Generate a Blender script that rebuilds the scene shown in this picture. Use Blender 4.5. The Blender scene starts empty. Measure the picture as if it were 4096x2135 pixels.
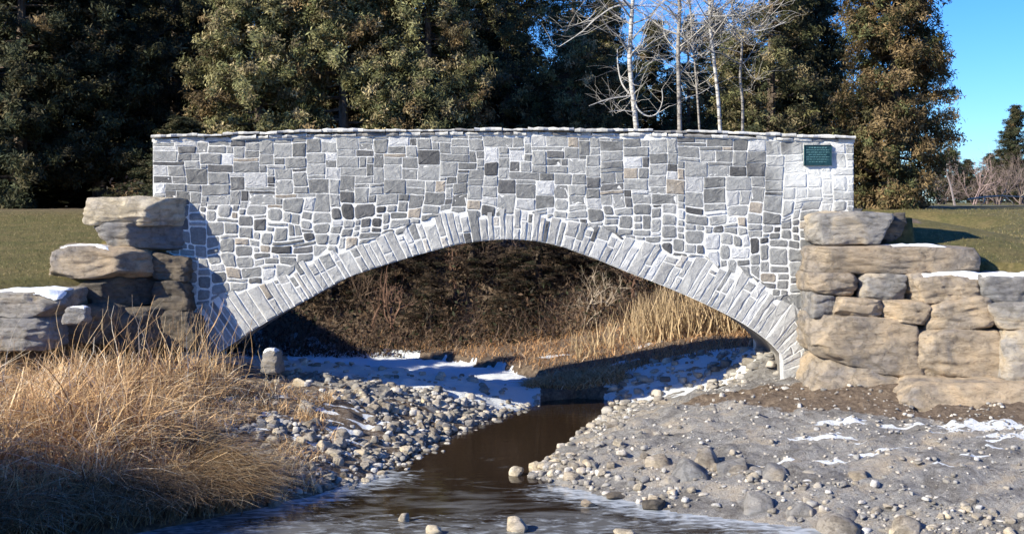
import bpy, math, random
import numpy as np
from math import radians as R
random.seed(7); rng = np.random.default_rng(7)
SC = bpy.context.scene
COL = SC.collection
# ------------------------------------------------------------------ camera, sky, sun, exposure
F = 1250.0; D0 = 25.0; ZC = 4.5; HY = 200.0
cam = bpy.data.cameras.new('camera'); co = bpy.data.objects.new('camera', cam); COL.objects.link(co)
co.location = (0, -D0, ZC); co.rotation_euler = (R(90), 0, 0)
cam.sensor_width = 36; cam.lens = F / 1024 * 36; cam.shift_y = -(266.5 - HY) / 1024
cam.clip_start = .1; cam.clip_end = 3000
SC.camera = co
SUN_AZ = 60.0   # degrees to the left of straight behind the camera
SUN_EL = 29.3
w = bpy.data.worlds.new('World'); SC.world = w; w.use_nodes = True
nt = w.node_tree; bgn = nt.nodes['Background']
sky = nt.nodes.new('ShaderNodeTexSky'); sky.sky_type = 'NISHITA'; sky.sun_disc = False
sky.sun_elevation = R(SUN_EL); sky.sun_rotation = R(180 + SUN_AZ)
sky.altitude = 0; sky.air_density = 1.0; sky.dust_density = 0; sky.ozone_density = 4
hs = nt.nodes.new('ShaderNodeHueSaturation'); hs.inputs['Saturation'].default_value = 1.25; hs.inputs['Hue'].default_value = .497
nt.links.new(sky.outputs[0], hs.inputs['Color']); tint = nt.nodes.new('ShaderNodeMix'); tint.data_type = 'RGBA'; tint.blend_type = 'MULTIPLY'; tint.inputs[0].default_value = 1; tint.inputs[7].default_value = (.46, .71, 1.17, 1)   # the camera's cold white balance
nt.links.new(hs.outputs[0], tint.inputs[6]); nt.links.new(tint.outputs[2], bgn.inputs['Color'])
bgn.inputs['Strength'].default_value = .10
sl = bpy.data.lights.new('sun', 'SUN'); sl.energy = 5.0; sl.angle = R(.5); sl.color = (1, .94, .765)
so = bpy.data.objects.new('sun', sl); COL.objects.link(so)
from mathutils import Vector
sd = Vector((math.sin(R(SUN_AZ)) * math.cos(R(SUN_EL)), math.cos(R(SUN_AZ)) * math.cos(R(SUN_EL)), -math.sin(R(SUN_EL))))
so.rotation_euler = sd.to_track_quat('-Z', 'Y').to_euler(); so.location = (-30, -30, 30)
SC.view_settings.view_transform = 'Standard'; SC.view_settings.look = 'None'
SC.view_settings.exposure = .88; SC.view_settings.gamma = 1
SC.cycles.max_bounces = 6; SC.cycles.transparent_max_bounces = 8

def at(px, py, Y):
    d = Y + D0
    return np.array([(px - 512) / F * d, Y, ZC - (py - HY) / F * d])

# ------------------------------------------------------------------ noise
def _h(ix, iy, iz):
    n = (ix.astype(np.int64) * 374761393 + iy.astype(np.int64) * 668265263 + iz.astype(np.int64) * 1442695041) & 0xffffffff
    n = ((n ^ (n >> 13)) * 1274126177) & 0xffffffff
    n = (n ^ (n >> 16)) & 0xffff
    return n / 32767.5 - 1
def vnoise(x, y, z=0.0):
    x = np.asarray(x, float); y = np.asarray(y, float) + 0 * x; z = np.asarray(z, float) + 0 * x
    ix, iy, iz = np.floor(x), np.floor(y), np.floor(z)
    fx, fy, fz = x - ix, y - iy, z - iz
    fx, fy, fz = [t * t * (3 - 2 * t) for t in (fx, fy, fz)]
    r = 0
    for a in (0, 1):
        for b in (0, 1):
            for c in (0, 1):
                r = r + _h(ix + a, iy + b, iz + c) * (fx if a else 1 - fx) * (fy if b else 1 - fy) * (fz if c else 1 - fz)
    return r
def fbm(x, y, z=0.0, o=4):
    r = 0; a = 1.0
    for i in range(o):
        r = r + a * vnoise(np.asarray(x) * 2**i + 17 * i, np.asarray(y) * 2**i + 5 * i, np.asarray(z) * 2**i); a *= .5
    return r / 1.6
def sstep(a, b, x):
    t = np.clip((x - a) / (b - a), 0, 1); return t * t * (3 - 2 * t)

# ------------------------------------------------------------------ object helpers
def mesh_obj(name, V, Fc, mat, parent=None, col=None, smooth=False, mats=None, midx=None):
    me = bpy.data.meshes.new(name)
    V = np.asarray(V, float).reshape(-1, 3)
    if isinstance(Fc, np.ndarray):
        n, k = Fc.shape
        me.vertices.add(len(V)); me.vertices.foreach_set('co', V.astype(np.float32).ravel())
        me.loops.add(n * k); me.loops.foreach_set('vertex_index', Fc.astype(np.int32).ravel())
        me.polygons.add(n); me.polygons.foreach_set('loop_start', np.arange(0, n * k, k, dtype=np.int32))
        me.update(calc_edges=True)
    else:
        me.from_pydata(V.tolist(), [], Fc); me.update()
    if col is not None:
        c = np.asarray(col, float)
        if c.ndim == 1: c = np.repeat(c[:, None], 3, 1)
        c = np.concatenate([c[:, :3], np.ones((len(c), 1))], 1)
        a = me.attributes.new('col', 'FLOAT_COLOR', 'POINT'); a.data.foreach_set('color', c.astype(np.float32).ravel())
    if smooth: me.polygons.foreach_set('use_smooth', np.ones(len(me.polygons), bool))
    me.validate()
    for m in (mats or [mat]): me.materials.append(m)
    if midx is not None: me.polygons.foreach_set('material_index', np.asarray(midx, np.int32))
    o = bpy.data.objects.new(name, me); COL.objects.link(o)
    if parent: o.parent = parent
    return o
def tag(o, label=None, cat=None, group=None, kind=None):
    if label: o['label'] = label
    if cat: o['category'] = cat
    if group: o['group'] = group
    if kind: o['kind'] = kind
    return o
def empty(name, loc, label, cat, group=None):
    o = bpy.data.objects.new(name, None); COL.objects.link(o); o.location = loc
    return tag(o, label, cat, group)
class MB:
    def __init__(s): s.V = []; s.F = []; s.C = []; s.n = 0
    def add(s, V, Fc, c):
        V = np.asarray(V, float)
        s.V.append(V); s.F += [[i + s.n for i in f] for f in Fc]
        c = np.asarray(c, float)
        if c.ndim == 1: c = np.repeat(c[None], len(V), 0)
        s.C.append(c); s.n += len(V)
    def tube(s, pts, r0, r1, c, k=5):
        pts = np.asarray(pts, float); n = len(pts); V = []
        for i in range(n):
            t = pts[min(i + 1, n - 1)] - pts[max(i - 1, 0)]; t /= (np.linalg.norm(t) + 1e-9)
            a = np.cross(t, [0.1, 1, 0.2]); a /= (np.linalg.norm(a) + 1e-9); b = np.cross(t, a)
            r = r0 + (r1 - r0) * i / (n - 1)
            for j in range(k):
                th = 2 * math.pi * j / k
                V.append(pts[i] + r * (math.cos(th) * a + math.sin(th) * b))
        Fc = []
        for i in range(n - 1):
            for j in range(k):
                Fc.append([i * k + j, i * k + (j + 1) % k, (i + 1) * k + (j + 1) % k, (i + 1) * k + j])
        Fc.append(list(range(k))[::-1]); Fc.append([(n - 1) * k + j for j in range(k)])
        s.add(V, Fc, c)
    def build(s, name, mat, parent=None, smooth=False, origin=(0, 0, 0)):
        V = np.concatenate(s.V) - np.array(origin)
        o = mesh_obj(name, V, s.F, mat, parent, np.concatenate(s.C), smooth)
        if parent is None: o.location = origin
        return o

# ------------------------------------------------------------------ materials
def newmat(name):
    m = bpy.data.materials.new(name); m.use_nodes = True
    n = m.node_tree.nodes; b = n['Principled BSDF']; b.inputs['Specular IOR Level'].default_value = .25
    return m, m.node_tree, b
def N(nt, t, **kw):
    n = nt.nodes.new(t)
    for k, v in kw.items():
        if k in n.inputs.keys(): n.inputs[k].default_value = v
        else: setattr(n, k, v)
    return n
def noise(nt, scale, detail=6, rough=.6, coord=None, dist=0):
    n = N(nt, 'ShaderNodeTexNoise', Scale=scale, Detail=detail, Roughness=rough, Distortion=dist)
    if coord is not None: nt.links.new(coord, n.inputs['Vector'])
    return n
def ramp(nt, src, stops):
    r = nt.nodes.new('ShaderNodeValToRGB'); e = r.color_ramp.elements
    while len(e) < len(stops): e.new(.5)
    for i, (p, c) in enumerate(stops):
        e[i].position = p; e[i].color = (*c, 1) if len(c) == 3 else c
    nt.links.new(src, r.inputs[0]); return r
def mix(nt, a, b, f, mode='MIX'):
    m = nt.nodes.new('ShaderNodeMix'); m.data_type = 'RGBA'; m.blend_type = mode
    for sock, v in ((m.inputs[0], f), (m.inputs[6], a), (m.inputs[7], b)):
        if hasattr(v, 'is_output'): nt.links.new(v, sock)
        elif isinstance(v, (int, float)): sock.default_value = v
        else: sock.default_value = (*v, 1)
    return m.outputs[2]
def math_(nt, op, a, b=0.0):
    m = nt.nodes.new('ShaderNodeMath'); m.operation = op
    for s, v in ((m.inputs[0], a), (m.inputs[1], b)):
        if hasattr(v, 'is_output'): nt.links.new(v, s)
        else: s.default_value = v
    return m.outputs[0]
def bump(nt, b, h, strength=.5, dist=.02):
    bn = N(nt, 'ShaderNodeBump', Strength=strength, Distance=dist); nt.links.new(h, bn.inputs['Height']); nt.links.new(bn.outputs[0], b.inputs['Normal'])
def pos(nt): return nt.nodes.new('ShaderNodeNewGeometry').outputs['Position']
def objc(nt): return nt.nodes.new('ShaderNodeTexCoord').outputs['Object']
def attr(nt, name='col'):
    a = nt.nodes.new('ShaderNodeAttribute'); a.attribute_name = name; return a

def mat_masonry():
    m, t, b = newmat('masonry'); p = pos(t); a = attr(t).outputs['Color']
    n1 = noise(t, 9, 8, .7, p); n2 = noise(t, 45, 5, .7, p); n3 = noise(t, 1.3, 5, .6, p)
    c = mix(t, a, (1, 1, 1), .0)
    v = ramp(t, n1.outputs[0], [(.3, (.72, .72, .74)), (.7, (1.22, 1.2, 1.18))])
    c = mix(t, a, v.outputs[0], 1.0, 'MULTIPLY')
    v2 = ramp(t, n2.outputs[0], [(.35, (.75, .75, .75)), (.65, (1.2, 1.2, 1.2))])
    c = mix(t, c, v2.outputs[0], .8, 'MULTIPLY')
    # lime bloom leached over stones: heavy at the plaque end and along the lower left
    s = t.nodes.new('ShaderNodeSeparateXYZ'); t.links.new(p, s.inputs[0])
    dx = math_(t, 'MULTIPLY', math_(t, 'SUBTRACT', s.outputs[0], 6.15), .75); dz = math_(t, 'MULTIPLY', math_(t, 'SUBTRACT', s.outputs[2], 5.02), 1.35)
    d = math_(t, 'SQRT', math_(t, 'ADD', math_(t, 'MULTIPLY', dx, dx), math_(t, 'MULTIPLY', dz, dz)))
    w1 = math_(t, 'ADD', math_(t, 'SUBTRACT', 1.05, d), math_(t, 'MULTIPLY', math_(t, 'SUBTRACT', n3.outputs[0], .5), 1.6))
    w2 = math_(t, 'MULTIPLY', math_(t, 'SUBTRACT', n3.outputs[0], .56), 2.2)
    w_ = math_(t, 'MAXIMUM', w1, w2)
    w_ = math_(t, 'MINIMUM', math_(t, 'MAXIMUM', w_, 0), .78)
    c = mix(t, c, (.78, .77, .74), w_)
    t.links.new(c, b.inputs['Base Color']); b.inputs['Roughness'].default_value = .9
    hh = math_(t, 'ADD', n1.outputs[0], math_(t, 'MULTIPLY', n2.outputs[0], .5))
    bump(t, b, hh, .55, .03); return m
def mat_rock(name, c0, c1, c2, scale=1.6, bs=.8, useattr=False):
    m, t, b = newmat(name); p = pos(t)
    mp = N(t, 'ShaderNodeMapping'); mp.inputs['Scale'].default_value = (1, 1, 1.9); t.links.new(p, mp.inputs[0])
    n1 = noise(t, scale, 6, .6, p, .6); n2 = noise(t, scale * 5, 10, .78, mp.outputs[0], .4); n3 = noise(t, scale * 26, 5, .8, p)
    r = ramp(t, n1.outputs[0], [(.32, c0), (.5, c1), (.68, c2)])
    v = ramp(t, n2.outputs[0], [(.33, (.5, .47, .45)), (.45, (.95, .94, .93)), (.7, (1.3, 1.3, 1.3))])
    c = mix(t, r.outputs[0], v.outputs[0], 1.0, 'MULTIPLY')
    if useattr: c = mix(t, c, attr(t).outputs['Color'], 1.0, 'MULTIPLY')
    oi = t.nodes.new('ShaderNodeObjectInfo')
    ov = ramp(t, oi.outputs['Random'], [(0, (.78, .78, .8)), (.5, (1, .98, .95)), (1, (1.2, 1.14, 1.05))])
    c = mix(t, c, ov.outputs[0], 1.0, 'MULTIPLY')
    t.links.new(c, b.inputs['Base Color']); b.inputs['Roughness'].default_value = .9
    mp2 = N(t, 'ShaderNodeMapping'); mp2.inputs['Scale'].default_value = (.5, .5, 3.2); t.links.new(p, mp2.inputs[0]); n4 = noise(t, scale * 3, 8, .7, mp2.outputs[0], .5)
    vo = N(t, 'ShaderNodeTexVoronoi', Scale=scale * 2.2); vo.feature = 'DISTANCE_TO_EDGE'; wv = mix(t, (0, 0, 0), n2.outputs['Color'], .35, 'ADD'); 
    vm = t.nodes.new('ShaderNodeVectorMath'); vm.operation = 'ADD'; t.links.new(p, vm.inputs[0]); t.links.new(wv, vm.inputs[1]); t.links.new(vm.outputs[0], vo.inputs['Vector'])
    crk = math_(t, 'MINIMUM', math_(t, 'MULTIPLY', vo.outputs['Distance'], 14), 1)
    crk = math_(t, 'MAXIMUM', crk, math_(t, 'GREATER_THAN', n1.outputs[0], .5))
    h = math_(t, 'ADD', n2.outputs[0], math_(t, 'MULTIPLY', n3.outputs[0], .4)); h = math_(t, 'ADD', h, math_(t, 'MULTIPLY', n4.outputs[0], .7)); h = math_(t, 'ADD', h, math_(t, 'MULTIPLY', crk, .3))
    bump(t, b, h, bs, .1); return m
def mat_attr(name, rough=.8, trans=0, nscale=20, amt=.5, spec=.2):
    m, t, b = newmat(name); a = attr(t).outputs['Color']; n1 = noise(t, nscale, 4, .6, pos(t))
    v = ramp(t, n1.outputs[0], [(.3, (1 - amt,) * 3), (.7, (1 + amt,) * 3)])
    c = mix(t, a, v.outputs[0], 1.0, 'MULTIPLY'); t.links.new(c, b.inputs['Base Color'])
    b.inputs['Roughness'].default_value = rough; b.inputs['Specular IOR Level'].default_value = spec
    if trans:
        tr = t.nodes.new('ShaderNodeBsdfTranslucent'); t.links.new(c, tr.inputs[0]); ms = t.nodes.new('ShaderNodeMixShader'); ms.inputs[0].default_value = trans
        t.links.new(b.outputs[0], ms.inputs[1]); t.links.new(tr.outputs[0], ms.inputs[2])
        t.links.new(ms.outputs[0], t.nodes['Material Output'].inputs[0])
    return m
def mat_snow():
    m, t, b = newmat('snow'); n = noise(t, 25, 6, .6, pos(t)); b.inputs['Base Color'].default_value = (.86, .88, .9, 1); b.inputs['Roughness'].default_value = .6
    bump(t, b, n.outputs[0], .5, .03); return m
def mat_bark(name, c0, c1, sz=6):
    m, t, b = newmat(name); tc = pos(t); mp = N(t, 'ShaderNodeMapping'); mp.inputs['Scale'].default_value = (1, 1, .25) if sz > 0 else (.3, .3, 1.5)
    t.links.new(tc, mp.inputs[0]); n = noise(t, abs(sz), 6, .7, mp.outputs[0]); r = ramp(t, n.outputs[0], [(.38, c0), (.55, c1)])
    t.links.new(r.outputs[0], b.inputs['Base Color']); b.inputs['Roughness'].default_value = .9; bump(t, b, n.outputs[0], .6, .03); return m
def mat_ground():
    # col = (lawn, rubble/gravel, snow) weights; the rest is brown leaf-strewn earth
    m, t, b = newmat('ground'); p = pos(t); s = t.nodes.new('ShaderNodeSeparateColor'); t.links.new(attr(t).outputs['Color'], s.inputs[0])
    nA = noise(t, 1.1, 6, .65, p, .5); nB = noise(t, 9, 8, .75, p); nC = noise(t, 60, 5, .7, p)
    earth = ramp(t, nB.outputs[0], [(.3, (.06, .042, .03)), (.5, (.185, .135, .098)), (.72, (.36, .28, .2))]).outputs[0]
    lawn = ramp(t, nB.outputs[0], [(.3, (.075, .07, .03)), (.5, (.15, .135, .055)), (.72, (.24, .2, .09))]).outputs[0]
    lawn = mix(t, lawn, ramp(t, nA.outputs[0], [(.35, (.8, .85, .7)), (.65, (1.25, 1.1, 1.1))]).outputs[0], 1.0, 'MULTIPLY')
    gr0 = ramp(t, nB.outputs[0], [(.3, (.14, .12, .105)), (.45, (.3, .285, .275)), (.6, (.38, .365, .35)), (.75, (.56, .52, .47))]).outputs[0]
    gr = mix(t, gr0, ramp(t, nC.outputs[0], [(.35, (.55, .55, .56)), (.65, (1.35, 1.33, 1.3))]).outputs[0], 1.0, 'MULTIPLY')
    gr = mix(t, gr, ramp(t, nA.outputs[0], [(.36, (.62, .6, .58)), (.5, (1, 1, 1)), (.62, (1.25, 1.2, 1.12))]).outputs[0], 1.0, 'MULTIPLY')
    gr = mix(t, gr, (.48, .38, .27), math_(t, 'MINIMUM', math_(t, 'MAXIMUM', math_(t, 'MULTIPLY', math_(t, 'SUBTRACT', nA.outputs[0], .52), 4), 0), .55))
    c = mix(t, earth, lawn, s.outputs[0])
    gm = math_(t, 'MINIMUM', math_(t, 'MAXIMUM', math_(t, 'MULTIPLY', math_(t, 'ADD', math_(t, 'SUBTRACT', s.outputs[1], .5), math_(t, 'MULTIPLY', math_(t, 'SUBTRACT', nB.outputs[0], .5), 1.2)), 5), 0), 1)
    c = mix(t, c, gr, gm)
    mp = N(t, 'ShaderNodeMapping'); mp.inputs['Scale'].default_value = (.6, 1.6, 1); t.links.new(p, mp.inputs[0]); nS = noise(t, 3.0, 6, .6, mp.outputs[0])
    sm = math_(t, 'MINIMUM', math_(t, 'MAXIMUM', math_(t, 'MULTIPLY', math_(t, 'ADD', math_(t, 'SUBTRACT', s.outputs[2], .72), math_(t, 'MULTIPLY', math_(t, 'SUBTRACT', nS.outputs[0], .38), 1.6)), 14), 0), 1)
    c = mix(t, c, (.85, .87, .9), sm)
    t.links.new(c, b.inputs['Base Color']); b.inputs['Roughness'].default_value = .95
    h = math_(t, 'ADD', math_(t, 'MULTIPLY', nB.outputs[0], 1.0), math_(t, 'MULTIPLY', nC.outputs[0], .35)); bump(t, b, h, 1.0, .09)
    return m
M = {}
M['masonry'] = mat_masonry()
M['boulder_tan'] = mat_rock('boulder_tan', (.28, .255, .24), (.41, .335, .255), (.52, .40, .275), 1.3)
M['boulder_gray'] = mat_rock('boulder_gray', (.23, .23, .24), (.31, .295, .285), (.44, .37, .28), 1.3)
M['boulder_cream'] = mat_rock('boulder_cream', (.44, .4, .36), (.58, .5, .38), (.68, .61, .5), 1.5)
M['boulder_dark'] = mat_rock('boulder_dark', (.09, .085, .08), (.145, .125, .105), (.22, .175, .125), 1.6)  # darkened for the shaded faces of the left pile
M['stone'] = mat_rock('stone', (.26, .22, .18), (.42, .37, .31), (.56, .5, .43), 3.5, .8)
M['rubble'] = mat_rock('rubble', (.5, .5, .5), (.6, .6, .6), (.75, .75, .75), 5, .5, True)
M['snow'] = mat_snow()
M['ground'] = mat_ground()
M['foliage'] = mat_attr('foliage', .7, .25, 12, .35)
M['twig'] = mat_attr('twig', .9, 0, 12, .3)
M['dry_grass'] = mat_attr('dry_grass', .8, .3, 15, .3)
M['bark'] = mat_bark('bark', (.05, .035, .025), (.13, .1, .08))
M['birch_gray'] = mat_bark('birch_gray', (.1, .085, .075), (.34, .31, .28), -9)
M['birch'] = mat_bark('birch', (.12, .1, .09), (.56, .53, .49), -9)

# ------------------------------------------------------------------ plan shapes
def polydist(X, Y, poly, closed=True, attrs=None):
    """distance to the outline, inside flag, attribute interpolated along the outline"""
    P = np.asarray(poly, float); n = len(P); best = np.full(X.shape, 1e9); ins = np.zeros(X.shape, bool); at_ = np.zeros(X.shape)
    for i in range(n if closed else n - 1):
        a, b = P[i], P[(i + 1) % n]; e = b - a
        t = np.clip(((X - a[0]) * e[0] + (Y - a[1]) * e[1]) / (e @ e), 0, 1)
        d = np.hypot(X - a[0] - t * e[0], Y - a[1] - t * e[1]); k = d < best
        best = np.where(k, d, best)
        if attrs is not None: at_ = np.where(k, attrs[i] * (1 - t) + attrs[(i + 1) % n] * t, at_)
        if closed:
            c = ((a[1] > Y) != (b[1] > Y)); xs = a[0] + (Y - a[1]) / (b[1] - a[1] + 1e-12) * e[0]; ins ^= c & (X < xs)
    return best, ins, at_
# water outline (counter clockwise from under the bridge), then the frozen pool behind
STREAM = [(.74, 3.1), (.45, 2.2), (-.39, .9), (-1.27, -1.3), (-1.73, -3.1), (-2.37, -4.7), (-2.9, -5.8), (-3.94, -7.0), (-5.0, -8.1), (-7, -9.6), (-10, -11), (-30, -14),
          (-30, -40), (30, -40), (30, -14), (9.5, -11.2), (6.6, -9.3), (4.53, -8.1), (2.36, -7.0), (1.17, -5.8), (.28, -4.7), (.58, -3.1), (1.14, -1.3), (1.74, .9), (2.0, 2.2), (2.16, 3.2), (1.5, 3.5)]
POOL = [(.35, 4.5), (-.8, 4.7), (-3, 5.0), (-6, 6.2), (-9, 9), (-9.5, 15), (-6.6, 13.8), (-1.8, 10.6), (.3, 7.9), (1.0, 6.4)]
# low ground of the stream bed between the banks; last number is how wide the bank is there
LOW = [(-6.6, -.05, .25), (-6.6, 3.2, .5), (-7.6, 6, 1.2), (-8.6, 9.5, 1.6), (-9.4, 14.3, 2.5), (-2, 11.9, 6), (4, 11.5, 6), (9.5, 11, 5), (8.2, 5, 2), (6.2, 3.2, .5), (6.2, -.05, .25),
       (7.6, -.5, .5), (9.2, -1.2, .8), (12.5, -3, 1.2), (18, -6, 3), (40, -12, 6), (40, -60, 6), (-40, -60, 6), (-40, -13, 6), (-18, -6.5, 3), (-11.5, -3.6, 1.2), (-9.6, -2.4, .8), (-8, -1.1, .5)]
def gheight(X, Y, rough=True):
    X = np.asarray(X, float); Y = np.asarray(Y, float)
    d1, i1, _ = polydist(X, Y, STREAM); d2, i2, _ = polydist(X, Y, POOL)
    slope = np.where(Y > 3, .42, .30); slope = np.where((X > 1) & (Y < -1), .30 - .11 * sstep(-1, -4, Y), slope)
    cap = np.where(X > 1, 1.35 - .52 * sstep(-.6, -3, Y), 1.25)
    d1_ = np.where(i1, -d1, d1)
    wob = .35 * fbm(X * .9, Y * .9, 3) * sstep(0, 1.2, d1_)
    zl = cap * (1 - np.exp(-np.maximum(d1_ + wob, 0) * slope / cap * 1.15))
    dip = .42 * sstep(1.6, 3.2, X) * sstep(5.5, 4.7, X) * sstep(.2, 2.0, Y) * sstep(6, 4, Y)
    z2 = .42 * np.where(i2, 0, d2) + .02; zl = np.where(Y > 2, np.minimum(zl, np.where(Y > 3, z2, zl)), zl)
    zl = np.where(Y > 3, np.minimum(np.maximum(z2 * .5, 0.1), .5 + .04 * np.maximum(Y - 3, 0)), zl)
    k = sstep(2.2, 4.4, Y); zfront = cap * (1 - np.exp(-np.maximum(d1_ + wob, 0) * slope / cap * 1.15))
    zfront = zfront - dip + .4 * sstep(4.5, 5.3, X) * sstep(.1, 1.2, Y) * sstep(5, 3.5, Y); zb = np.minimum(np.where(i2, -.05, .1 + (.12 + .08 * sstep(1, 4, X)) * d2), .95)
    zl = zfront * (1 - k) + zb * k
    zl = np.where(i1, -.12 - .12 * np.minimum(d1, 2), zl)
    zl = np.where(i2 & (Y > 3), np.minimum(zl, .02), zl)
    P = [(a, b) for a, b, c in LOW]; W = [c for a, b, c in LOW]
    dl, il, wl = polydist(X, Y, P, True, W)
    m = np.where(il, 0, sstep(0, 1, dl / np.maximum(wl, .05)))
    nb = np.where(X > 0, sstep(13, 8.2, X) * np.where(X > 8.0, sstep(0, 3.5, Y), 1), sstep(9.5, 7.0, -X)) # bridge approach
    zr = 4.2 - .062 * np.clip(18 - Y, 0, 40); zr = np.where(X > 0, 4.2 - .058 * np.clip(15 - Y, 0, 40), zr)
    zh = zr * (1 - nb) + np.maximum(zr, 4.15) * nb
    zh = np.where((Y < -.1), zr, zh)
    z = zl * (1 - m) + zh * m
    if rough:
        z = z + .035 * fbm(X * 2.2, Y * 2.2, 1) * (1 - .6 * m) + .25 * fbm(X * .35, Y * .35, 9) * m * sstep(8, 14, Y) * sstep(26, 14, Y) * sstep(12, 8, np.abs(X))
        rg = (1 - np.abs(fbm(X * 1.5, Y * 2.2, 14, 3)) * 1.6); z = z + (.11 * rg + .07 * np.abs(fbm(X * 4, Y * 5, 8, 3))) * (1 - m) * sstep(.1, 1.2, np.where(i1, 0, d1)) * (Y < 3)
        z = z + .03 * fbm(X * 7, Y * 7, 4) * (1 - m)
    return z
def axis(lo, hi, step, far, g=1.16):
    a = list(np.arange(lo, hi + 1e-6, step)); s = step
    up = []; v = hi
    while v < far: s *= g; v += s; up.append(v)
    s = step; dn = []; v = lo
    while v > -far: s *= g; v -= s; dn.append(v)
    return np.array(dn[::-1] + a + up)
def build_ground():
    xs = axis(-15, 15, .1, 900); ys = axis(-13, 20, .1, 1200)
    X, Y = np.meshgrid(xs, ys); Z = gheight(X, Y)
    rr = np.hypot(X, Y); Z = np.where(rr > 150, Z - (rr - 150) * .002, Z)
    P = [(a, b) for a, b, c in LOW]; W = [c for a, b, c in LOW]
    dl, il, wl = polydist(X, Y, P, True, W); m = np.where(il, 0, sstep(.1, 1, dl / wl))
    d1, i1, _ = polydist(X, Y, STREAM); d2, i2, _ = polydist(X + .45 * fbm(X * 1.1, Y * 1.1, 22), Y + .4 * fbm(X * 1.3, Y * 1.3, 23), POOL)
    lawn = m * np.where(Y > 9, sstep(22, 13, np.abs(Y)) , 1)
    lawn = np.where((Y > 2.5) & (np.abs(X) < 9.5) & ((X > -9) | (Y > 13)), lawn * .0, lawn)
    lawn = np.maximum(lawn, (sstep(25, 30, Y) ) * .8)
    lawn = np.where((X > 9) & (Y > 0), m, lawn)
    grav = np.where(il, 1.0, 0) * sstep(5.2, 3.4, Y)
    gn = fbm(X * .6, Y * .6, 6)
    # brown earth shelf below the right wall, and earthy patches on the left bank
    grav = np.where((X < 0) & (Y < 0), grav * .5, grav)
    d3, i3, _ = polydist(X, Y, [(4.2, -.3), (6.5, -.6), (9, -1.8), (14, -4.0), (14, -5.6), (9.5, -4.3), (7.0, -3.6), (4.4, -2.5), (2.6, -.9)])
    grav = np.where((X > 0) & (X < 2.6) & (Y > 2.7), 0, grav)
    grav = np.where(i3, grav * sstep(.5, -.1, d3 + .25 * gn) , grav)
    grav = np.where((X < -4.4) & (Y < -.5), grav * .45, grav)
    snow = np.zeros_like(X)
    snow = np.where(i2 & (Y > 3), 1.2, snow)
    snow = np.where(i2 & (Y > 3) & (d2 < .25), .6 + 2.4 * d2, snow)
    rsn = np.random.default_rng(77)
    def streaks(n, poly, v=1.0):
        P_ = np.array(poly); c = 0
        while c < n:
            x, y = rsn.uniform(P_[:, 0].min(), P_[:, 0].max()), rsn.uniform(P_[:, 1].min(), P_[:, 1].max())
            if polydist(np.array([x]), np.array([y]), poly)[1][0]: patch(x, y, rsn.uniform(.15, .55), rsn.uniform(.05, .13), v); c += 1
    def patch(x, y, rx, ry, v=1.0):
        nonlocal snow
        snow = np.maximum(snow, v * np.clip(1.25 - np.hypot((X - x) / rx, (Y - y) / ry), 0, 1))
    # thin snow line along the foot of the earth shelf, right
    for x, y, rx, ry in ((5.6, -3.2, .8, .1), (6.8, -3.35, 1.1, .12), (8.0, -3.6, 1.0, .2), (8.4, -4.35, .9, .4), (7.2, -3.95, .5, .12), (4.9, -4.0, .5, .12), (5.35, -4.5, .45, .12), (4.1, -5.5, .4, .09), (4.9, -5.75, .4, .12),
                         (6.0, -5.3, .5, .12), (5.5, -5.5, .35, .1), (-3.0, -1.1, .5, .12), (-3.6, -2.0, .6, .15), (-4.2, -2.9, .6, .2), (-3.0, -3.0, .5, .12), (-4.6, -3.9, .5, .25), (-3.4, -4.0, .5, .12), (-4.1, -1.3, .5, .1), (2.8, 6.5, .5, .25), (1.3, 5.2, .5, .16), (1.9, 6.0, .4, .12), (1.2, 9, .6, .25), (3.6, 8, .5, .2)):
        patch(x, y - .35 * (x > 4.5) * (y > -4.4), rx, ry, 1.05)
    streaks(34, [(-5.2, -.6), (-2.2, -.8), (-2.6, -3.5), (-3.4, -5.4), (-5.2, -4.5)])
    streaks(22, [(7.4, -3.4), (9.5, -3.9), (8.6, -5.3), (7.4, -4.6)], 1.1); streaks(16, [(4.4, -3.4), (8, -3.2), (7.6, -6.5), (4, -6)], 1.0)
    # bed ledge under the arch keeps snow on its left part
    snow = np.maximum(snow, .98 * (sstep(.7, 1.5, Y + .15 * gn) * (Y < 4.6) * (X > -6.5) * (X < .6)).astype(float)); snow = np.maximum(snow, .62 * (sstep(.8, 1.6, Y) * (Y < 4.6) * (X > -6.5) * (X < .6))); snow = np.maximum(snow, .74 * sstep(1.0, 1.9, Y) * (Y < 5) * (X > 2.0) * (X < 6)); patch(3.9, .35, 1.3, .18, .9)
    C = np.stack([lawn, np.clip(grav, 0, 1), snow], -1).reshape(-1, 3)
    ny, nx = X.shape; i = np.arange(ny * nx).reshape(ny, nx)
    Fq = np.stack([i[:-1, :-1], i[:-1, 1:], i[1:, 1:], i[1:, :-1]], -1).reshape(-1, 4)
    o = mesh_obj('ground', np.stack([X, Y, Z], -1).reshape(-1, 3), Fq, M['ground'], None, C, True)
    tag(o, 'snow dusted earth, gravel and lawn around the stream', 'ground', None, 'structure')
build_ground()

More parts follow.
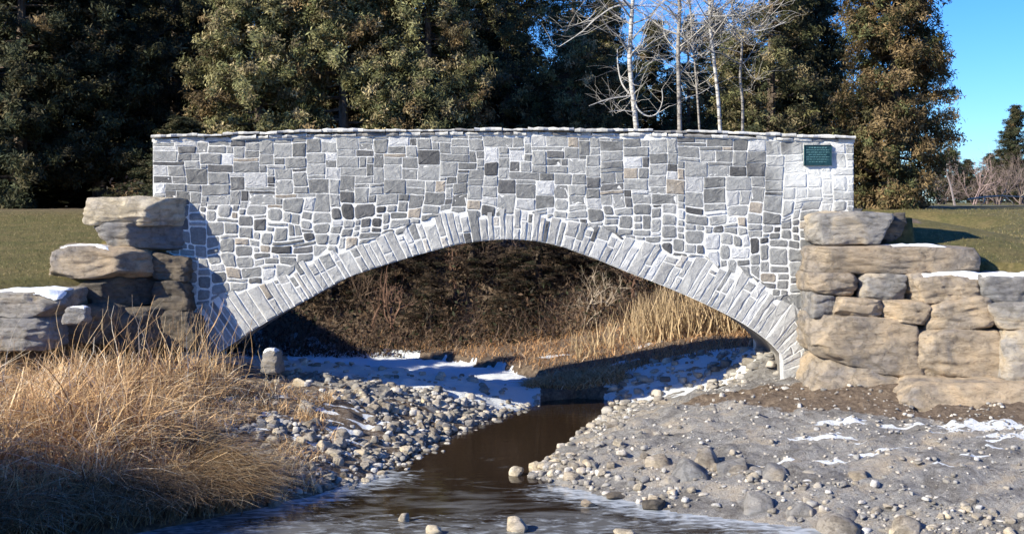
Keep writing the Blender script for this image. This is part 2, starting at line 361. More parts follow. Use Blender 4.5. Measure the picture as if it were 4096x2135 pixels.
# ------------------------------------------------------------------ water and ice
def mat_water():
    m, t, b = newmat('water'); p = pos(t)
    mp = N(t, 'ShaderNodeMapping'); mp.inputs['Scale'].default_value = (1, 2.2, 1); t.links.new(p, mp.inputs[0])
    n = noise(t, 2.2, 5, .55, mp.outputs[0]); n2 = noise(t, .8, 5, .6, mp.outputs[0], 1.0)
    s = t.nodes.new('ShaderNodeSeparateXYZ'); t.links.new(p, s.inputs[0])
    film = math_(t, 'ADD', math_(t, 'MULTIPLY', math_(t, 'SUBTRACT', -5.6, s.outputs[1]), .3), math_(t, 'MULTIPLY', math_(t, 'SUBTRACT', n2.outputs[0], .5), 5.0))
    film = math_(t, 'MINIMUM', math_(t, 'MAXIMUM', film, 0), 1)
    n3 = noise(t, 3.5, 7, .65, mp.outputs[0], .8)
    ice = math_(t, 'MINIMUM', math_(t, 'MAXIMUM', math_(t, 'MULTIPLY', math_(t, 'ADD', math_(t, 'SUBTRACT', attr(t).outputs['Fac'], .48), math_(t, 'MULTIPLY', math_(t, 'SUBTRACT', n3.outputs[0], .5), 1.5)), 2.6), 0), 1)
    c = mix(t, (.022, .014, .009), (.16, .16, .16), math_(t, 'MULTIPLY', film, .7)); c = mix(t, c, ramp(t, n3.outputs[0], [(.35, (.2, .23, .27)), (.65, (.5, .53, .57))]).outputs[0], ice)
    film = math_(t, 'MAXIMUM', film, ice); t.links.new(c, b.inputs['Base Color'])
    r = math_(t, 'ADD', .03, math_(t, 'MULTIPLY', film, .16)); t.links.new(r, b.inputs['Roughness'])
    b.inputs['IOR'].default_value = 1.33; b.inputs['Specular IOR Level'].default_value = .5
    bump(t, b, n.outputs[0], .12, .03); return m
M['water'] = mat_water()
def build_water():
    xs = axis(-9, 9, .12, 60, 1.3); ys = np.concatenate([-8 - np.cumsum(.12 * 1.25**np.arange(22))[::-1], np.arange(-8, 4.25, .12)]); X, Y = np.meshgrid(xs, ys)
    def band(line, w_): return np.clip(1 - polydist(X, Y, line, False)[0] / w_, 0, 1)
    L = band([(-2.2, -4.7), (-3.0, -5.9), (-4.1, -7.1), (-5.2, -8.2), (-9, -10.6)], 1.5); Rr = band([(1.0, -5.6), (2.3, -6.9), (4.5, -8.05), (6.6, -9.25), (9.5, -11.2)], 1.5)
    C = np.maximum(np.maximum(L * .85, Rr * .95), .5 * sstep(-6.0, -7.6, Y)); C = np.stack([C, C, C], -1).reshape(-1, 3)
    ny, nx = X.shape; i = np.arange(ny * nx).reshape(ny, nx); Fq = np.stack([i[:-1, :-1], i[:-1, 1:], i[1:, 1:], i[1:, :-1]], -1).reshape(-1, 4)
    o = mesh_obj('water', np.stack([X, Y, 0 * X], -1).reshape(-1, 3), Fq, M['water'], None, C, True)
    tag(o, 'dark brown stream with pale ice along its shores, widening towards the front', 'water', None, 'structure')
build_water()

# ------------------------------------------------------------------ the stone bridge
DW = 2.7       # bridge depth
RING = [((196, 366), (166, 326)), ((228, 346), (198, 304)), ((256.5, 327.5), (226, 284)), ((283, 312), (257, 271)), ((310, 297.5), (288, 263)), ((348, 277), (330, 247)), ((399.5, 260), (384, 229)), ((436, 249.5), (425, 216)),
        ((463.5, 243), (456, 210)), ((506, 238.9), (506, 207)), ((549, 243), (555, 213)), ((591.5, 257), (606, 223)), ((626, 271), (646, 236)), ((677, 291), (702, 249)), ((730, 315.8), (757, 274)),
        ((762, 336), (790, 297)), ((779.5, 353), (811, 325)), ((782.5, 363), (817, 347)), ((783, 385), (820, 380))]
inn = np.array([at(*a, 0)[[0, 2]] for a, b in RING]); out = np.array([at(*b, 0)[[0, 2]] for a, b in RING])
def cr(P, q):
    n = len(P); i = int(min(max(math.floor(q), 0), n - 2)); f = q - i
    p0, p1, p2, p3 = P[max(i - 1, 0)], P[i], P[i + 1], P[min(i + 2, n - 1)]
    return .5 * (2 * p1 + (p2 - p0) * f + (2 * p0 - 5 * p1 + 4 * p2 - p3) * f * f + (3 * p1 - p0 - 3 * p2 + p3) * f**3)
QS = np.linspace(0, len(RING) - 1, 400); INN = np.array([cr(inn, q) for q in QS]); OUT = np.array([cr(out, q) for q in QS])
XL, XR = at(153, 0, 0)[0], at(853.5, 0, 0)[0]
def ztop(x): return np.interp(x, [XL, -4, -.5, 3.5, XR], [5.645, 5.755, 5.80, 5.755, 5.635])
random.seed(5); LRING = np.concatenate([[0], np.cumsum(np.hypot(*np.diff((INN + OUT) / 2, axis=0).T))]); RS = []; s_ = 0
while s_ < LRING[-1]:
    wd = random.choice((.10, .12, .14, .16, .2, .25)); e_ = min(s_ + wd, LRING[-1]); RS.append((s_, e_, random.uniform(.66, 1.02))); s_ = e_
_zx = []
for s_, e_, lf in RS:
    for t_ in (s_ + .003, e_ - .003):
        q = np.interp(t_, LRING, QS); p = cr(inn, q) * (1 - lf) + cr(out, q) * lf; _zx.append(p)
o_sorted = np.array(_zx); o_sorted = o_sorted[np.argsort(o_sorted[:, 0])]
def zext(x):  # lower limit of the spandrel masonry (ragged outer line of the arch ring)
    return np.interp(x, o_sorted[:, 0], o_sorted[:, 1], left=-1, right=-1)
i_sorted = INN[np.argsort(INN[:, 0])]
def zint(x): return np.interp(x, i_sorted[:, 0], i_sorted[:, 1], left=-.5, right=-.5)

bridge = empty('stone_bridge', (0, 0, 0), 'low grey fieldstone arch bridge with pale mortar joints across the stream', 'bridge')
MORT = (.78, .77, .74)
def stone_color(r=None):
    k = random.random()
    if k < .54: g = random.uniform(.24, .35); c = (g * 1.0, g, g * .98)
    elif k < .78: g = random.uniform(.15, .25); c = (g * 1.0, g, g * .985)
    elif k < .89: g = random.uniform(.085, .15); c = (g, g * .99, g * 1.0)
    elif k < .925: g = random.uniform(.25, .34); c = (g * 1.12, g * .98, g * .82)
    else: g = random.uniform(.42, .6); c = (g, g, g)
    return c
def add_stone(mb, poly, y0, prot, color, sgn=-1, lim=None):
    """a cushion-faced stone; poly is a list of (x, z) around its face"""
    P = np.array(poly); c = P.mean(0); n = len(P); V = []; h = 0
    tilt = (random.uniform(-.35, .35), random.uniform(-.35, .35)) ; size = np.ptp(P, axis=0)
    prof = ((1.0, -.02), (1.0, .35), (.93, .85), (.62, 1.0))
    for sc_, hh in prof:
        for p in P:
            dlt = (p - c)
            ins = min(.02, .25 * min(size)) * (1 - sc_) / .07 if sc_ > .9 else None
            q = c + dlt * sc_ if ins is None else c + dlt * (1 - ins / (np.linalg.norm(dlt) + 1e-6))
            ht = prot * hh * (1 + tilt[0] * dlt[0] / (size[0] + 1e-6) + tilt[1] * dlt[1] / (size[1] + 1e-6)) + (random.uniform(-.006, .006) if hh > .5 else 0)
            V.append((q[0], y0 + sgn * ht, q[1]))
    V.append((c[0], y0 + sgn * prot * 1.02, c[1]))
    Fc = []
    for k in range(len(prof) - 1):
        for i in range(n):
            j = (i + 1) % n; f = [k * n + i, k * n + j, (k + 1) * n + j, (k + 1) * n + i]; Fc.append(f if sgn < 0 else f[::-1])
    k = len(prof) - 1
    for i in range(n):
        f = [k * n + i, k * n + (i + 1) % n, (k + 1) * n]; Fc.append(f if sgn < 0 else f[::-1])
    mb.add(V, Fc, color)
def rect_poly(x0, x1, z0, z1, rnd):
    r = min(x1 - x0, z1 - z0) * rnd; pts = []
    def edge(ax, az, bx, bz):
        L = math.hypot(bx - ax, bz - az); k = max(1, int(L / .09))
        for i in range(k): pts.append((ax + (bx - ax) * i / k, az + (bz - az) * i / k))
    edge(x0 + r, z0, x1 - r, z0); pts.append((x1 - r, z0)); edge(x1, z0 + r, x1, z1 - r); pts.append((x1, z1 - r)); edge(x1 - r, z1, x0 + r, z1); pts.append((x0 + r, z1)); edge(x0, z1 - r, x0, z0 + r); pts.append((x0, z0 + r))
    return pts
def warp(x, z):
    lo = 1 - float(sstep(4.2, 4.7, z)); a = .03 + .06 * lo
    return (x + a * float(vnoise(x * 1.7, z * 1.7, 2)) + .012 * float(vnoise(x * 7, z * 7, 3)), z + a * float(vnoise(x * 1.3, z * 1.9, 7)) + .010 * float(vnoise(x * 8, z * 6, 5)) + .03 * lo * float(vnoise(x * 3.5, z * 3.5, 11)))
def build_facade(sgn, y0, name, seed, label=None):
    random.seed(seed); mb = MB(); CELL = .073; nx = int((XR - XL) / CELL); nz = int(5.2 / CELL); zb = .75
    cw = (XR - XL) / nx; free = np.ones((nx, nz), bool)
    # mortar sheet
    xs = np.linspace(XL, XR, 180); V = []; Fc = []
    for i, x in enumerate(xs):
        V += [(x, y0, float(zint(x))), (x, y0, float(ztop(x)) + .02)]
    for i in range(len(xs) - 1):
        f = [2 * i, 2 * i + 2, 2 * i + 3, 2 * i + 1]; Fc.append(f if sgn < 0 else f[::-1])
    mb.add(V, Fc, MORT)
    for j in range(nz):
        for i in range(nx):
            if not free[i, j]: continue
            zz = zb + (j + .5) * CELL; up = zz > 4.35
            if up: hh = random.choices((1, 2, 3, 4), (1.3, 3, 4.2, 3))[0]; ww = random.choices((3, 4, 5, 6, 7, 8, 10), (2, 4, 4, 3.2, 2, 1.2, .5))[0]
            else: hh = random.choices((1, 2, 3, 4), (2.4, 3.5, 4, 2.4))[0]; ww = random.choices((2, 3, 4, 5, 6), (1.5, 3.6, 4, 3, 1.2))[0]
            if hh == 1: ww = max(ww, 3) + random.choice((0, 1, 2))
            if random.random() < .8: ww = max(ww, hh)
            if hh >= 4: ww = min(max(ww, 3), 6)
            k = 0
            while k < ww and i + k < nx and free[i + k, j]: k += 1
            if k < ww or (i + k < nx and k == ww and free[i + k, j] and (i + k + 1 >= nx or not free[i + k + 1, j])):
                while i + k < nx and free[i + k, j] and k < ww + 1: k += 1
            ww = max(k, 1)
            if ww <= 2: hh = min(hh, random.choice((2, 2, 3)))
            g = 0
            while g < hh and j + g < nz and free[i:i + ww, j + g].all(): g += 1
            hh = max(g, 1); free[i:i + ww, j:j + hh] = False
            x0, x1, z0, z1 = XL + i * cw, XL + (i + ww) * cw, zb + j * CELL, zb + (j + hh) * CELL
            cx = (x0 + x1) / 2
            tp = float(ztop(cx)) - .005
            sh = .12 * (float(ztop(cx)) - 5.7) * (z0 - zb) / 1.0
            gap = random.uniform(.004, .011) if z0 > 4.3 else random.uniform(.009, .02)
            z1_ = min(z1, tp)
            if z1_ - z0 < .045: continue
            if hh == 1 and ww <= 1: continue
            pl = [warp(x, z) for x, z in rect_poly(x0 + gap, x1 - gap, z0 + gap, z1_ - gap, random.uniform(.02, .09) if z0 > 4.3 else random.uniform(.06, .2))]
            pl = [(min(max(x, XL + .004), XR - .004), min(z, float(ztop(x)) - .002)) for x, z in pl]
            lows = [float(zext(x)) + .02 for x, z in pl]
            if all(z <= l for (x, z), l in zip(pl, lows)): continue
            pl = [(x, max(z, l)) for (x, z), l in zip(pl, lows)]
            A = np.array(pl)
            area = .5 * abs(np.dot(A[:, 0], np.roll(A[:, 1], -1)) - np.dot(A[:, 1], np.roll(A[:, 0], -1)))
            if area < .0035: continue
            add_stone(mb, pl, y0, random.uniform(.003, .02) if z0 > 4.3 else random.uniform(.006, .024), stone_color(), sgn)
    return mb.build(name, M['masonry'], bridge)
build_facade(-1, 0.0, 'front_wall', 11)
build_facade(1, DW, 'rear_wall', 12)
def build_ring(sgn, y0, name):
    mb = MB(); L = LRING
    for s, e, lenf in RS:
        g = random.uniform(.008, .017); qa, qb = np.interp(s + g, L, QS), np.interp(e - g, L, QS); cuts = [0.0, lenf]
        if random.random() < .42: cuts = [0.0, random.uniform(.3, .65), lenf]
        for a, b in zip(cuts[:-1], cuts[1:]):
            pl = []
            for f, q in ((a + .015, qa), (a + .015, qb)): pl.append((f, q))
            pts = []
            m_ = 5
            for i in range(2): pts.append((a + .01, qa + (qb - qa) * i / 1))
            for i in range(1, m_): pts.append((a + .01 + (b - a - .03) * i / m_, qb))
            for i in range(2): pts.append((b - .02, qb + (qa - qb) * i / 1))
            for i in range(1, m_): pts.append((b - .02 - (b - a - .03) * i / m_, qa))
            P = []
            for f, q in pts:
                p = cr(inn, q) * (1 - f) + cr(out, q) * f; p = p + np.array([.006 * float(vnoise(p[0] * 9, p[1] * 9, 1)), .006 * float(vnoise(p[0] * 9, p[1] * 9, 4))]); P.append(tuple(p))
            P = P[::1]
            A = np.array(P); sg = np.dot(A[:, 0], np.roll(A[:, 1], -1)) - np.dot(A[:, 1], np.roll(A[:, 0], -1))
            if sg < 0: P = P[::-1]
            c = stone_color(); 
            if random.random() < .8: c = tuple(np.array(c) * .5 + np.array((.6, .59, .57)) * .5)
            add_stone(mb, P, y0, random.uniform(.006, .026), c, sgn)
    return mb.build(name, M['masonry'], bridge)
build_ring(-1, 0.0, 'arch_ring'); build_ring(1, DW, 'arch_ring')
def bridge_bits():
    mb = MB(); n = len(INN)   # barrel vault under the arch
    V = []; 
    for k in range(13):
        y = DW * k / 12
        for p in INN: V.append((p[0], y, p[1] + .015 * float(vnoise(p[0] * 5, y * 5, 1)) * (0 < k < 12)))
    Fc = [[k * n + i, k * n + i + 1, (k + 1) * n + i + 1, (k + 1) * n + i] for k in range(12) for i in range(n - 1)]
    mb.add(V, Fc, (.2, .185, .17)); mb.build('arch_vault', M['masonry'], bridge)  # vault colour lowered to stand for the shade beneath the arch
    # parapet cores, deck and end faces
    mb = MB(); xs = np.linspace(XL, XR, 60); PT = .45; DZ = 4.4
    for (ya, yb, inner) in ((0.0, PT, PT), (DW - PT, DW, DW - PT)):
        V = []; Fc = []
        for x in xs: V += [(x, ya, ztop(x) + .02), (x, yb, ztop(x) + .02), (x, inner, ztop(x) + .02), (x, inner, DZ)]
        for i in range(len(xs) - 1):
            a = 4 * i; b = a + 4; Fc.append([a, b, b + 1, a + 1]); Fc.append([a + 2, b + 2, b + 3, a + 3] if inner == ya else [a + 3, b + 3, b + 2, a + 2])
        mb.add(V, Fc, MORT)
    for x, s_ in ((XL, 1), (XR, -1)):
        z = float(ztop(x)) + .02
        for ya, yb in ((0, PT), (DW - PT, DW)):
            V = [(x, ya, 0), (x, yb, 0), (x, yb, z), (x, ya, z)]; mb.add(V, [[0, 1, 2, 3]] if s_ < 0 else [[3, 2, 1, 0]], MORT)
            zz = .3
            while zz < z - .1:
                h = random.uniform(.15, .34); h = min(h, z - zz)
                P = rect_poly(ya + .015, yb - .015, zz + .012, zz + h - .012, .12); P3 = MB(); add_stone(P3, P, 0, .012, stone_color(), -1)
                W = np.array(P3.V[0]); W2 = np.stack([x + (W[:, 1] if s_ > 0 else -W[:, 1]), W[:, 0], W[:, 2]], 1); mb.add(W2, P3.F if s_ < 0 else [f[::-1] for f in P3.F], P3.C[0][0]); zz += h
        V = [(x, PT, 0), (x, DW - PT, 0), (x, DW - PT, DZ), (x, PT, DZ)]; mb.add(V, [[0, 1, 2, 3]], MORT)
    mb.build('parapet', M['masonry'], bridge)
    mb = MB(); mb.add([(XL, PT, DZ - .01), (XR, PT, DZ - .01), (XR, DW - PT, DZ - .01), (XL, DW - PT, DZ - .01)], [[0, 1, 2, 3]], (.25, .24, .23)); mb.build('deck', M['masonry'], bridge)
    # coping: ragged thin flagstones
    for ya in (0.0, DW - PT):
        mb = MB(); 
        for layer, (zo, th) in enumerate(((.0, .075), (.082, .065))):
            x = XL - .03
            while x < XR:
                Lc = random.uniform(.2, .6) if layer == 0 else random.uniform(.3, 1.0); e = min(x + Lc, XR + .03)
                if e - x < .15: break
                t_ = th * random.uniform(.65, 1.15); yo = ya - (random.uniform(.0, .05) if layer == 0 else random.uniform(.03, .12)); zoff = random.uniform(-.012, .014); yi = ya + PT + random.uniform(.02, .07); k = max(3, int((e - x) / .1)); V = []; Fc = []
                tl = random.uniform(-.012, .012)
                for i in range(k + 1):
                    xx = x + .006 + (e - x - .012) * i / k; zt = float(ztop(xx)) + .012 + zo + zoff * layer + tl * (i / k - .5)
                    jr = random.uniform(-.03, .03); jz = random.uniform(-.012, .012)
                    V += [(xx, yo + jr, zt + .004), (xx, yo + jr - .008, zt + t_ * .5), (xx, yo + jr + .012, zt + t_ + jz), (xx, yi, zt + t_ + jz), (xx, yi, zt)]
                for i in range(k):
                    a = 5 * i; b = a + 5
                    for m_ in range(5): Fc.append([a + m_, b + m_, b + (m_ + 1) % 5, a + (m_ + 1) % 5][::-1])
                Fc.append([0, 1, 2, 3, 4][::-1]); Fc.append([5 * k + i for i in range(5)])
                g = random.uniform(.42, .66); c = (g, g * .98, g * .93) if random.random() < .75 else (.24, .23, .22)
                mb.add(V, Fc, c); x = e
        mb.build('coping', M['masonry'], bridge)
bridge_bits()

# plaque
def plaque():
    m, t, b = newmat('bronze'); n = noise(t, 14, 5, .6, pos(t)); r = ramp(t, n.outputs[0], [(.35, (.012, .04, .05)), (.65, (.03, .085, .095))]); t.links.new(r.outputs[0], b.inputs['Base Color'])
    b.inputs['Metallic'].default_value = .35; b.inputs['Roughness'].default_value = .45; bump(t, b, n.outputs[0], .2, .01)
    m2, t2, b2 = newmat('worn_bronze'); n = noise(t2, 20, 4, .6, pos(t2)); r = ramp(t2, n.outputs[0], [(.35, (.06, .14, .15)), (.65, (.12, .24, .25))]); t2.links.new(r.outputs[0], b2.inputs['Base Color']); b2.inputs['Roughness'].default_value = .5; b2.inputs['Metallic'].default_value = .3
    x0, x1 = at(803.5, 0, 0)[0], at(831, 0, 0)[0]; z1, z0 = at(0, 144.8, 0)[2], at(0, 165.3, 0)[2]
    e = empty('plaque', (x0, -.05, z0), 'dark green bronze plaque on the whitened stones at one end of the bridge wall', 'plaque')
    def box(mb, a, b_, c0, c1, ya, yb):
        bv = .006
        V = [(a, ya, c0), (b_, ya, c0), (b_, ya, c1), (a, ya, c1), (a + bv, yb, c0 + bv), (b_ - bv, yb, c0 + bv), (b_ - bv, yb, c1 - bv), (a + bv, yb, c1 - bv)]
        mb.add(V, [[0, 1, 5, 4], [1, 2, 6, 5], [2, 3, 7, 6], [3, 0, 4, 7], [4, 5, 6, 7], [3, 2, 1, 0]], (1, 1, 1))
    W_, H_ = x1 - x0, z1 - z0
    mb = MB(); box(mb, 0, W_, 0, H_, .05, -.01); mb.build('plate', m, e)
    mb = MB(); f = .016
    for a in ((0, W_, 0, f), (0, W_, H_ - f, H_), (0, f, f, H_ - f), (W_ - f, W_, f, H_ - f)): box(mb, *a, -.01, -.024)
    mb.build('rim', m, e)
    mb = MB(); rnd = random.Random(4)
    for r_ in range(7):   # worn lines of raised lettering, unreadable in the photograph
        zc = H_ - .055 - r_ * .047; hh = .02 if r_ else .028; x = .045 + (0 if r_ % 3 else .05)
        end = W_ - .045 - (0 if r_ % 3 else .05)
        while x < end:
            wl = rnd.uniform(.03, .08); 
            if x + wl > end: wl = end - x
            if wl > .012: box(mb, x, x + wl, zc - hh / 2, zc + hh / 2, -.01, -.016)
            x += wl + .012
    mb.build('lettering', m2, e)
plaque()

# ------------------------------------------------------------------ rocks
def cube_sphere(n):
    V = {}; L = []; Fc = []
    def vi(p):
        k = tuple(np.round(p, 5))
        if k not in V: V[k] = len(L); L.append(p)
        return V[k]
    g = np.linspace(-1, 1, n + 1)
    for ax in range(3):
        for s in (-1, 1):
            for i in range(n):
                for j in range(n):
                    q = []
                    for a, b in ((i, j), (i + 1, j), (i + 1, j + 1), (i, j + 1)):
                        p = [0, 0, 0]; p[ax] = s; p[(ax + 1) % 3] = g[a]; p[(ax + 2) % 3] = g[b]; q.append(vi(tuple(p)))
                    Fc.append(q if s > 0 else q[::-1])
    return np.array(L, float), np.array(Fc)
CS16 = cube_sphere(34); CS5 = cube_sphere(5); CS3 = cube_sphere(3)
def boulder(name, quad, Y, th, mat, label, cat='boulder', group=None, turn=None, pw=7, seed=0, amp=.07, snow=None, lean=0):
    """quad: four px corners (top-left, top-right, bottom-right, bottom-left) of the face seen, at distance Y; th: its thickness"""
    rs = np.random.default_rng(seed + 100)
    pw = pw * 1.9; quad = [(q[0] + a_, q[1] + b_) for q, (a_, b_) in zip(quad, ((-.5, -1), (1.2, -1), (1.2, 1.3), (-.5, 1.3)))]
    U, Fc = CS16; s = (np.abs(U)**pw).sum(1)**(1 / pw); U = U / s[:, None]
    u, v, w_ = U[:, 0], U[:, 2], U[:, 1]
    TL, TR, BR, BL = [at(a, b, Y) for a, b in quad]
    a = ((u + 1) / 2)[:, None]; b = ((v + 1) / 2)[:, None]
    P = (BL * (1 - a) + BR * a) * (1 - b) + (TL * (1 - a) + TR * a) * b
    # bulge the outline between its corners
    W_ = np.linalg.norm(TR - TL); H_ = abs(TL[2] - BL[2]) + .01
    P[:, 2] += .05 * H_ * (rs.uniform(-.5, 1.0)) * np.sin(a[:, 0] * math.pi) * v
    P[:, 0] += .03 * W_ * (rs.uniform(-.3, 1.2)) * np.sin(b[:, 0] * math.pi) * u
    P[:, 1] = Y + (w_ + 1) / 2 * th + lean * (P[:, 2] - BL[2])
    if turn:
        xc = at(turn[0], 0, Y)[0]; P[:, 1] += np.maximum(P[:, 0] - xc, 0) * turn[1] * (1 - (w_ + 1) / 2 * .6) + np.maximum(xc - P[:, 0], 0) * (turn[2] if len(turn) > 2 else 0)
    c = P.mean(0); sz = min(W_, H_, 1.2)
    nrm = P - c; nrm /= np.linalg.norm(nrm, axis=1)[:, None] + 1e-9
    # flat fracture planes
    for k in range(7):
        nn = rs.normal(size=3); nn[1] = -abs(nn[1]); nn /= np.linalg.norm(nn); pr = (P - c) @ nn; lim = np.quantile(pr, .985) * rs.uniform(.9, .985); ex = np.maximum(pr - lim, 0); P -= nn * (ex * .85)[:, None]
    nz = fbm(P[:, 0] * 1.8 + seed, P[:, 1] * 1.8, P[:, 2] * 3.0, 5); nz2 = 1.4 * np.abs(fbm(P[:, 0] * 3 + seed, P[:, 1] * 3, P[:, 2] * 7, 4))
    st = P[:, 2] * 5 + 1.5 * fbm(P[:, 0] * .9 + seed, P[:, 1] * .9, P[:, 2], 3); P -= nrm * (.022 * (1 - np.abs((st % 1) - .5) * 2)**3 * (np.abs(nrm[:, 2]) < .6))[:, None]
    P += nrm * (amp * (nz - .5 * nz2))[:, None] * (.5 + sz)
    org = np.array([c[0], c[1], P[:, 2].min()])
    if snow:
        e = empty(name, org, label, cat, group); body = mesh_obj('rock', P - org, Fc, mat, e, None, True)
        topv = (v > .7); x0, x1 = at(snow[0], 0, Y)[0], at(snow[1], 0, Y)[0]
        n_, m_ = 28, 10; g = []; Fs = []
        yb0, yb1 = P[:, 1].min() + .12, P[:, 1].min() + min(th * .95, snow[2] if len(snow) > 2 else th)
        T = P[topv]
        for i in range(n_ + 1):
            for j in range(m_ + 1):
                x = x0 + (x1 - x0) * i / n_; y = yb0 + (yb1 - yb0) * j / m_
                dd = (T[:, 0] - x)**2 + (T[:, 1] - y)**2; kk = np.argsort(dd)[:5]; z = T[kk, 2].max()
                ed = min(i, n_ - i) / n_ * 4; ed = min(ed, min(j + .6, m_ - j) / m_ * 5); hgt = .03 * min(ed, 1) + .035 * float(fbm(x * 3, y * 3, seed)) - .006
                y += .05 * float(fbm(x * 2.2, 1.3, seed)) * (1 - j / m_)
                g.append((x - org[0], y - org[1], z + hgt - org[2]))
        for i in range(n_):
            for j in range(m_):
                a_ = i * (m_ + 1) + j; Fs.append([a_, a_ + m_ + 1, a_ + m_ + 2, a_ + 1])
        # skirt gives the cap its thickness
        nb_ = len(g); g += [(x, y, z - .05) for x, y, z in g]
        rim = [(i, 0) for i in range(n_ + 1)] + [(n_, j) for j in range(1, m_ + 1)] + [(i, m_) for i in range(n_ - 1, -1, -1)] + [(0, j) for j in range(m_ - 1, 0, -1)]
        ids = [i * (m_ + 1) + j for i, j in rim]
        for k in range(len(ids)):
            p_, q_ = ids[k], ids[(k + 1) % len(ids)]; Fs.append([p_, p_ + nb_, q_ + nb_, q_])
        mesh_obj('snow_cap', g, Fs, M['snow'], e, None, True)
        return e
    o = mesh_obj(name, P - org, Fc, mat, None, None, True); o.location = org
    return tag(o, label, cat, group)
T_, G_, K_, D_ = M['boulder_tan'], M['boulder_gray'], M['boulder_cream'], M['boulder_dark']
GL, GR = 'boulders stacked at the dark end of the bridge', 'boulders of the sunlit retaining wall'
def B(q, Y, th, mat, label, group, **k):
    B.n += 1; return boulder('boulder', q, Y, th, mat, label, 'boulder', group, seed=B.n * 7, **k)
B.n = 0
# left pile
B([(76, 198), (180, 198), (181, 225), (79, 224)], -.75, 1.3, K_, 'long cream topmost boulder of the pile against the bridge, its far end in shade', GL, turn=(147, 1.1, .05), pw=7)
B([(82, 223), (180, 224), (182, 251), (98, 246)], -.72, 1.3, G_, 'grey slab directly under the cream topmost boulder of the pile', GL, turn=(127, .8, .1), pw=9)
B([(44, 246), (146, 250), (146, 277), (42, 277)], -1.05, 1.5, T_, 'broad brown boulder with snow on its back edge, third layer down in the pile', GL, turn=(118, 1.1, .05), snow=(52, 108, .5), pw=8)
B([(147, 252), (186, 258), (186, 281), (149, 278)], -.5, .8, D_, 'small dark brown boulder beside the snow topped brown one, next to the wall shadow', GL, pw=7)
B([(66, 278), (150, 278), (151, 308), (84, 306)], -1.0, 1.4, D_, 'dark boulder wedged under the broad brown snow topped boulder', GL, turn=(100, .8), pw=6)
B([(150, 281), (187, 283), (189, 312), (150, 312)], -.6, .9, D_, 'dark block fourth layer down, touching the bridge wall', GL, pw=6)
B([(-30, 292), (60, 292), (58, 317), (-32, 318)], -2.4, 1.8, G_, 'flat grey slab under a thick white layer of snow at the edge of the lawn', GL, turn=(50, 1.2), snow=(-20, 57, 1.4), pw=9)
B([(-30, 319), (46, 318), (48, 350), (-30, 352)], -2.6, 1.6, G_, 'pale grey block below the snow covered slab', GL, turn=(38, .9), pw=7)
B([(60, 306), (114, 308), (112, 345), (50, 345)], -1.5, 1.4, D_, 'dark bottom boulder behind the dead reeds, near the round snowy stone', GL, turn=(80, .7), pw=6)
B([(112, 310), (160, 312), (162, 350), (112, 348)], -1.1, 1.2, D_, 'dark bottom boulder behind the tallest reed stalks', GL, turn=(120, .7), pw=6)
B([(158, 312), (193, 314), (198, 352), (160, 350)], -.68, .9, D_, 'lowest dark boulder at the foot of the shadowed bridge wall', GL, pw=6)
B([(62, 308), (83, 308), (85, 324), (60, 324)], -3.2, .45, G_, 'round stone with a cap of snow above the dry grass', GL, pw=3, snow=(64, 82, .4))
# right retaining wall
B([(816, 214), (905, 214), (882, 243), (814, 243)], -.75, 1.5, G_, 'squared pale block topmost on the retaining wall, beside the parapet end', GR, pw=10, snow=None)
B([(884, 224), (913, 212), (900, 236), (880, 245)], -.35, 1.1, D_, 'dark wedge stone in shadow behind the squared topmost block', GR, pw=6)  # dark stone put in for the shaded side of the block
B([(812, 247), (990, 249), (989, 272), (811, 272)], -1.0, 1.6, T_, 'very long tan slab in the second layer of the retaining wall', GR, pw=8, snow=(890, 950, .8))
B([(810, 273), (862, 274), (858, 296), (810, 292)], -1.1, 1.4, T_, 'tan block under the near end of the long slab, next to the bridge', GR, pw=6)
B([(862, 274), (910, 275), (908, 300), (858, 302)], -1.15, 1.4, G_, 'blue grey block in the third layer between two tan ones', GR, pw=6)
B([(911, 275), (986, 274), (980, 298), (916, 304)], -1.35, 1.4, T_, 'large smooth tan block in the third layer with snow lying along its top', GR, pw=6, snow=(925, 990, .7))
B([(985, 275), (1060, 275), (1060, 303), (988, 306)], -1.5, 1.5, G_, 'grey brown block in the third layer cut by the picture edge, snow on top', GR, pw=6, snow=(986, 1050, .7))
B([(813, 293), (842, 298), (838, 317), (814, 320)], -1.15, 1.2, G_, 'small blue grey wedge beside the arch stones', GR, pw=5)
B([(843, 298), (886, 302), (886, 317), (836, 315)], -1.35, 1.4, T_, 'flat tan stone over a black gap in the fourth layer', GR, pw=6)
B([(886, 302), (936, 302), (932, 327), (886, 320)], -1.45, 1.4, T_, 'leaning tan stone in the middle of the fourth layer', GR, pw=5)
B([(934, 301), (990, 297), (1008, 324), (932, 336)], -1.6, 1.5, T_, 'hump shaped grey and tan boulder under the snow topped tan block', GR, pw=4)
B([(990, 304), (1060, 306), (1060, 332), (1004, 330)], -1.75, 1.5, G_, 'grey stone cut by the picture edge in the fourth layer', GR, pw=6)
B([(815, 316), (925, 322), (925, 384), (817, 354)], -1.5, 1.8, T_, 'largest flat faced block of the retaining wall, above the long dark crack', GR, pw=9)
B([(924, 332), (1008, 330), (1012, 386), (920, 383)], -1.75, 1.8, T_, 'big grey and tan boulder next to the largest block', GR, pw=4.5)
B([(1006, 333), (1075, 334), (1075, 388), (1004, 388)], -2.1, 1.8, G_, 'grey boulder low in the wall at the picture edge', GR, pw=5)
B([(822, 358), (920, 385), (908, 424), (812, 404)], -1.75, 1.6, T_, 'sloping tan footing slab below the long dark crack', GR, pw=6, lean=.5)
B([(918, 385), (1070, 388), (1070, 432), (898, 428)], -2.85, 1.8, T_, 'wide footing slab under the big grey and tan boulder', GR, pw=6, lean=.5)
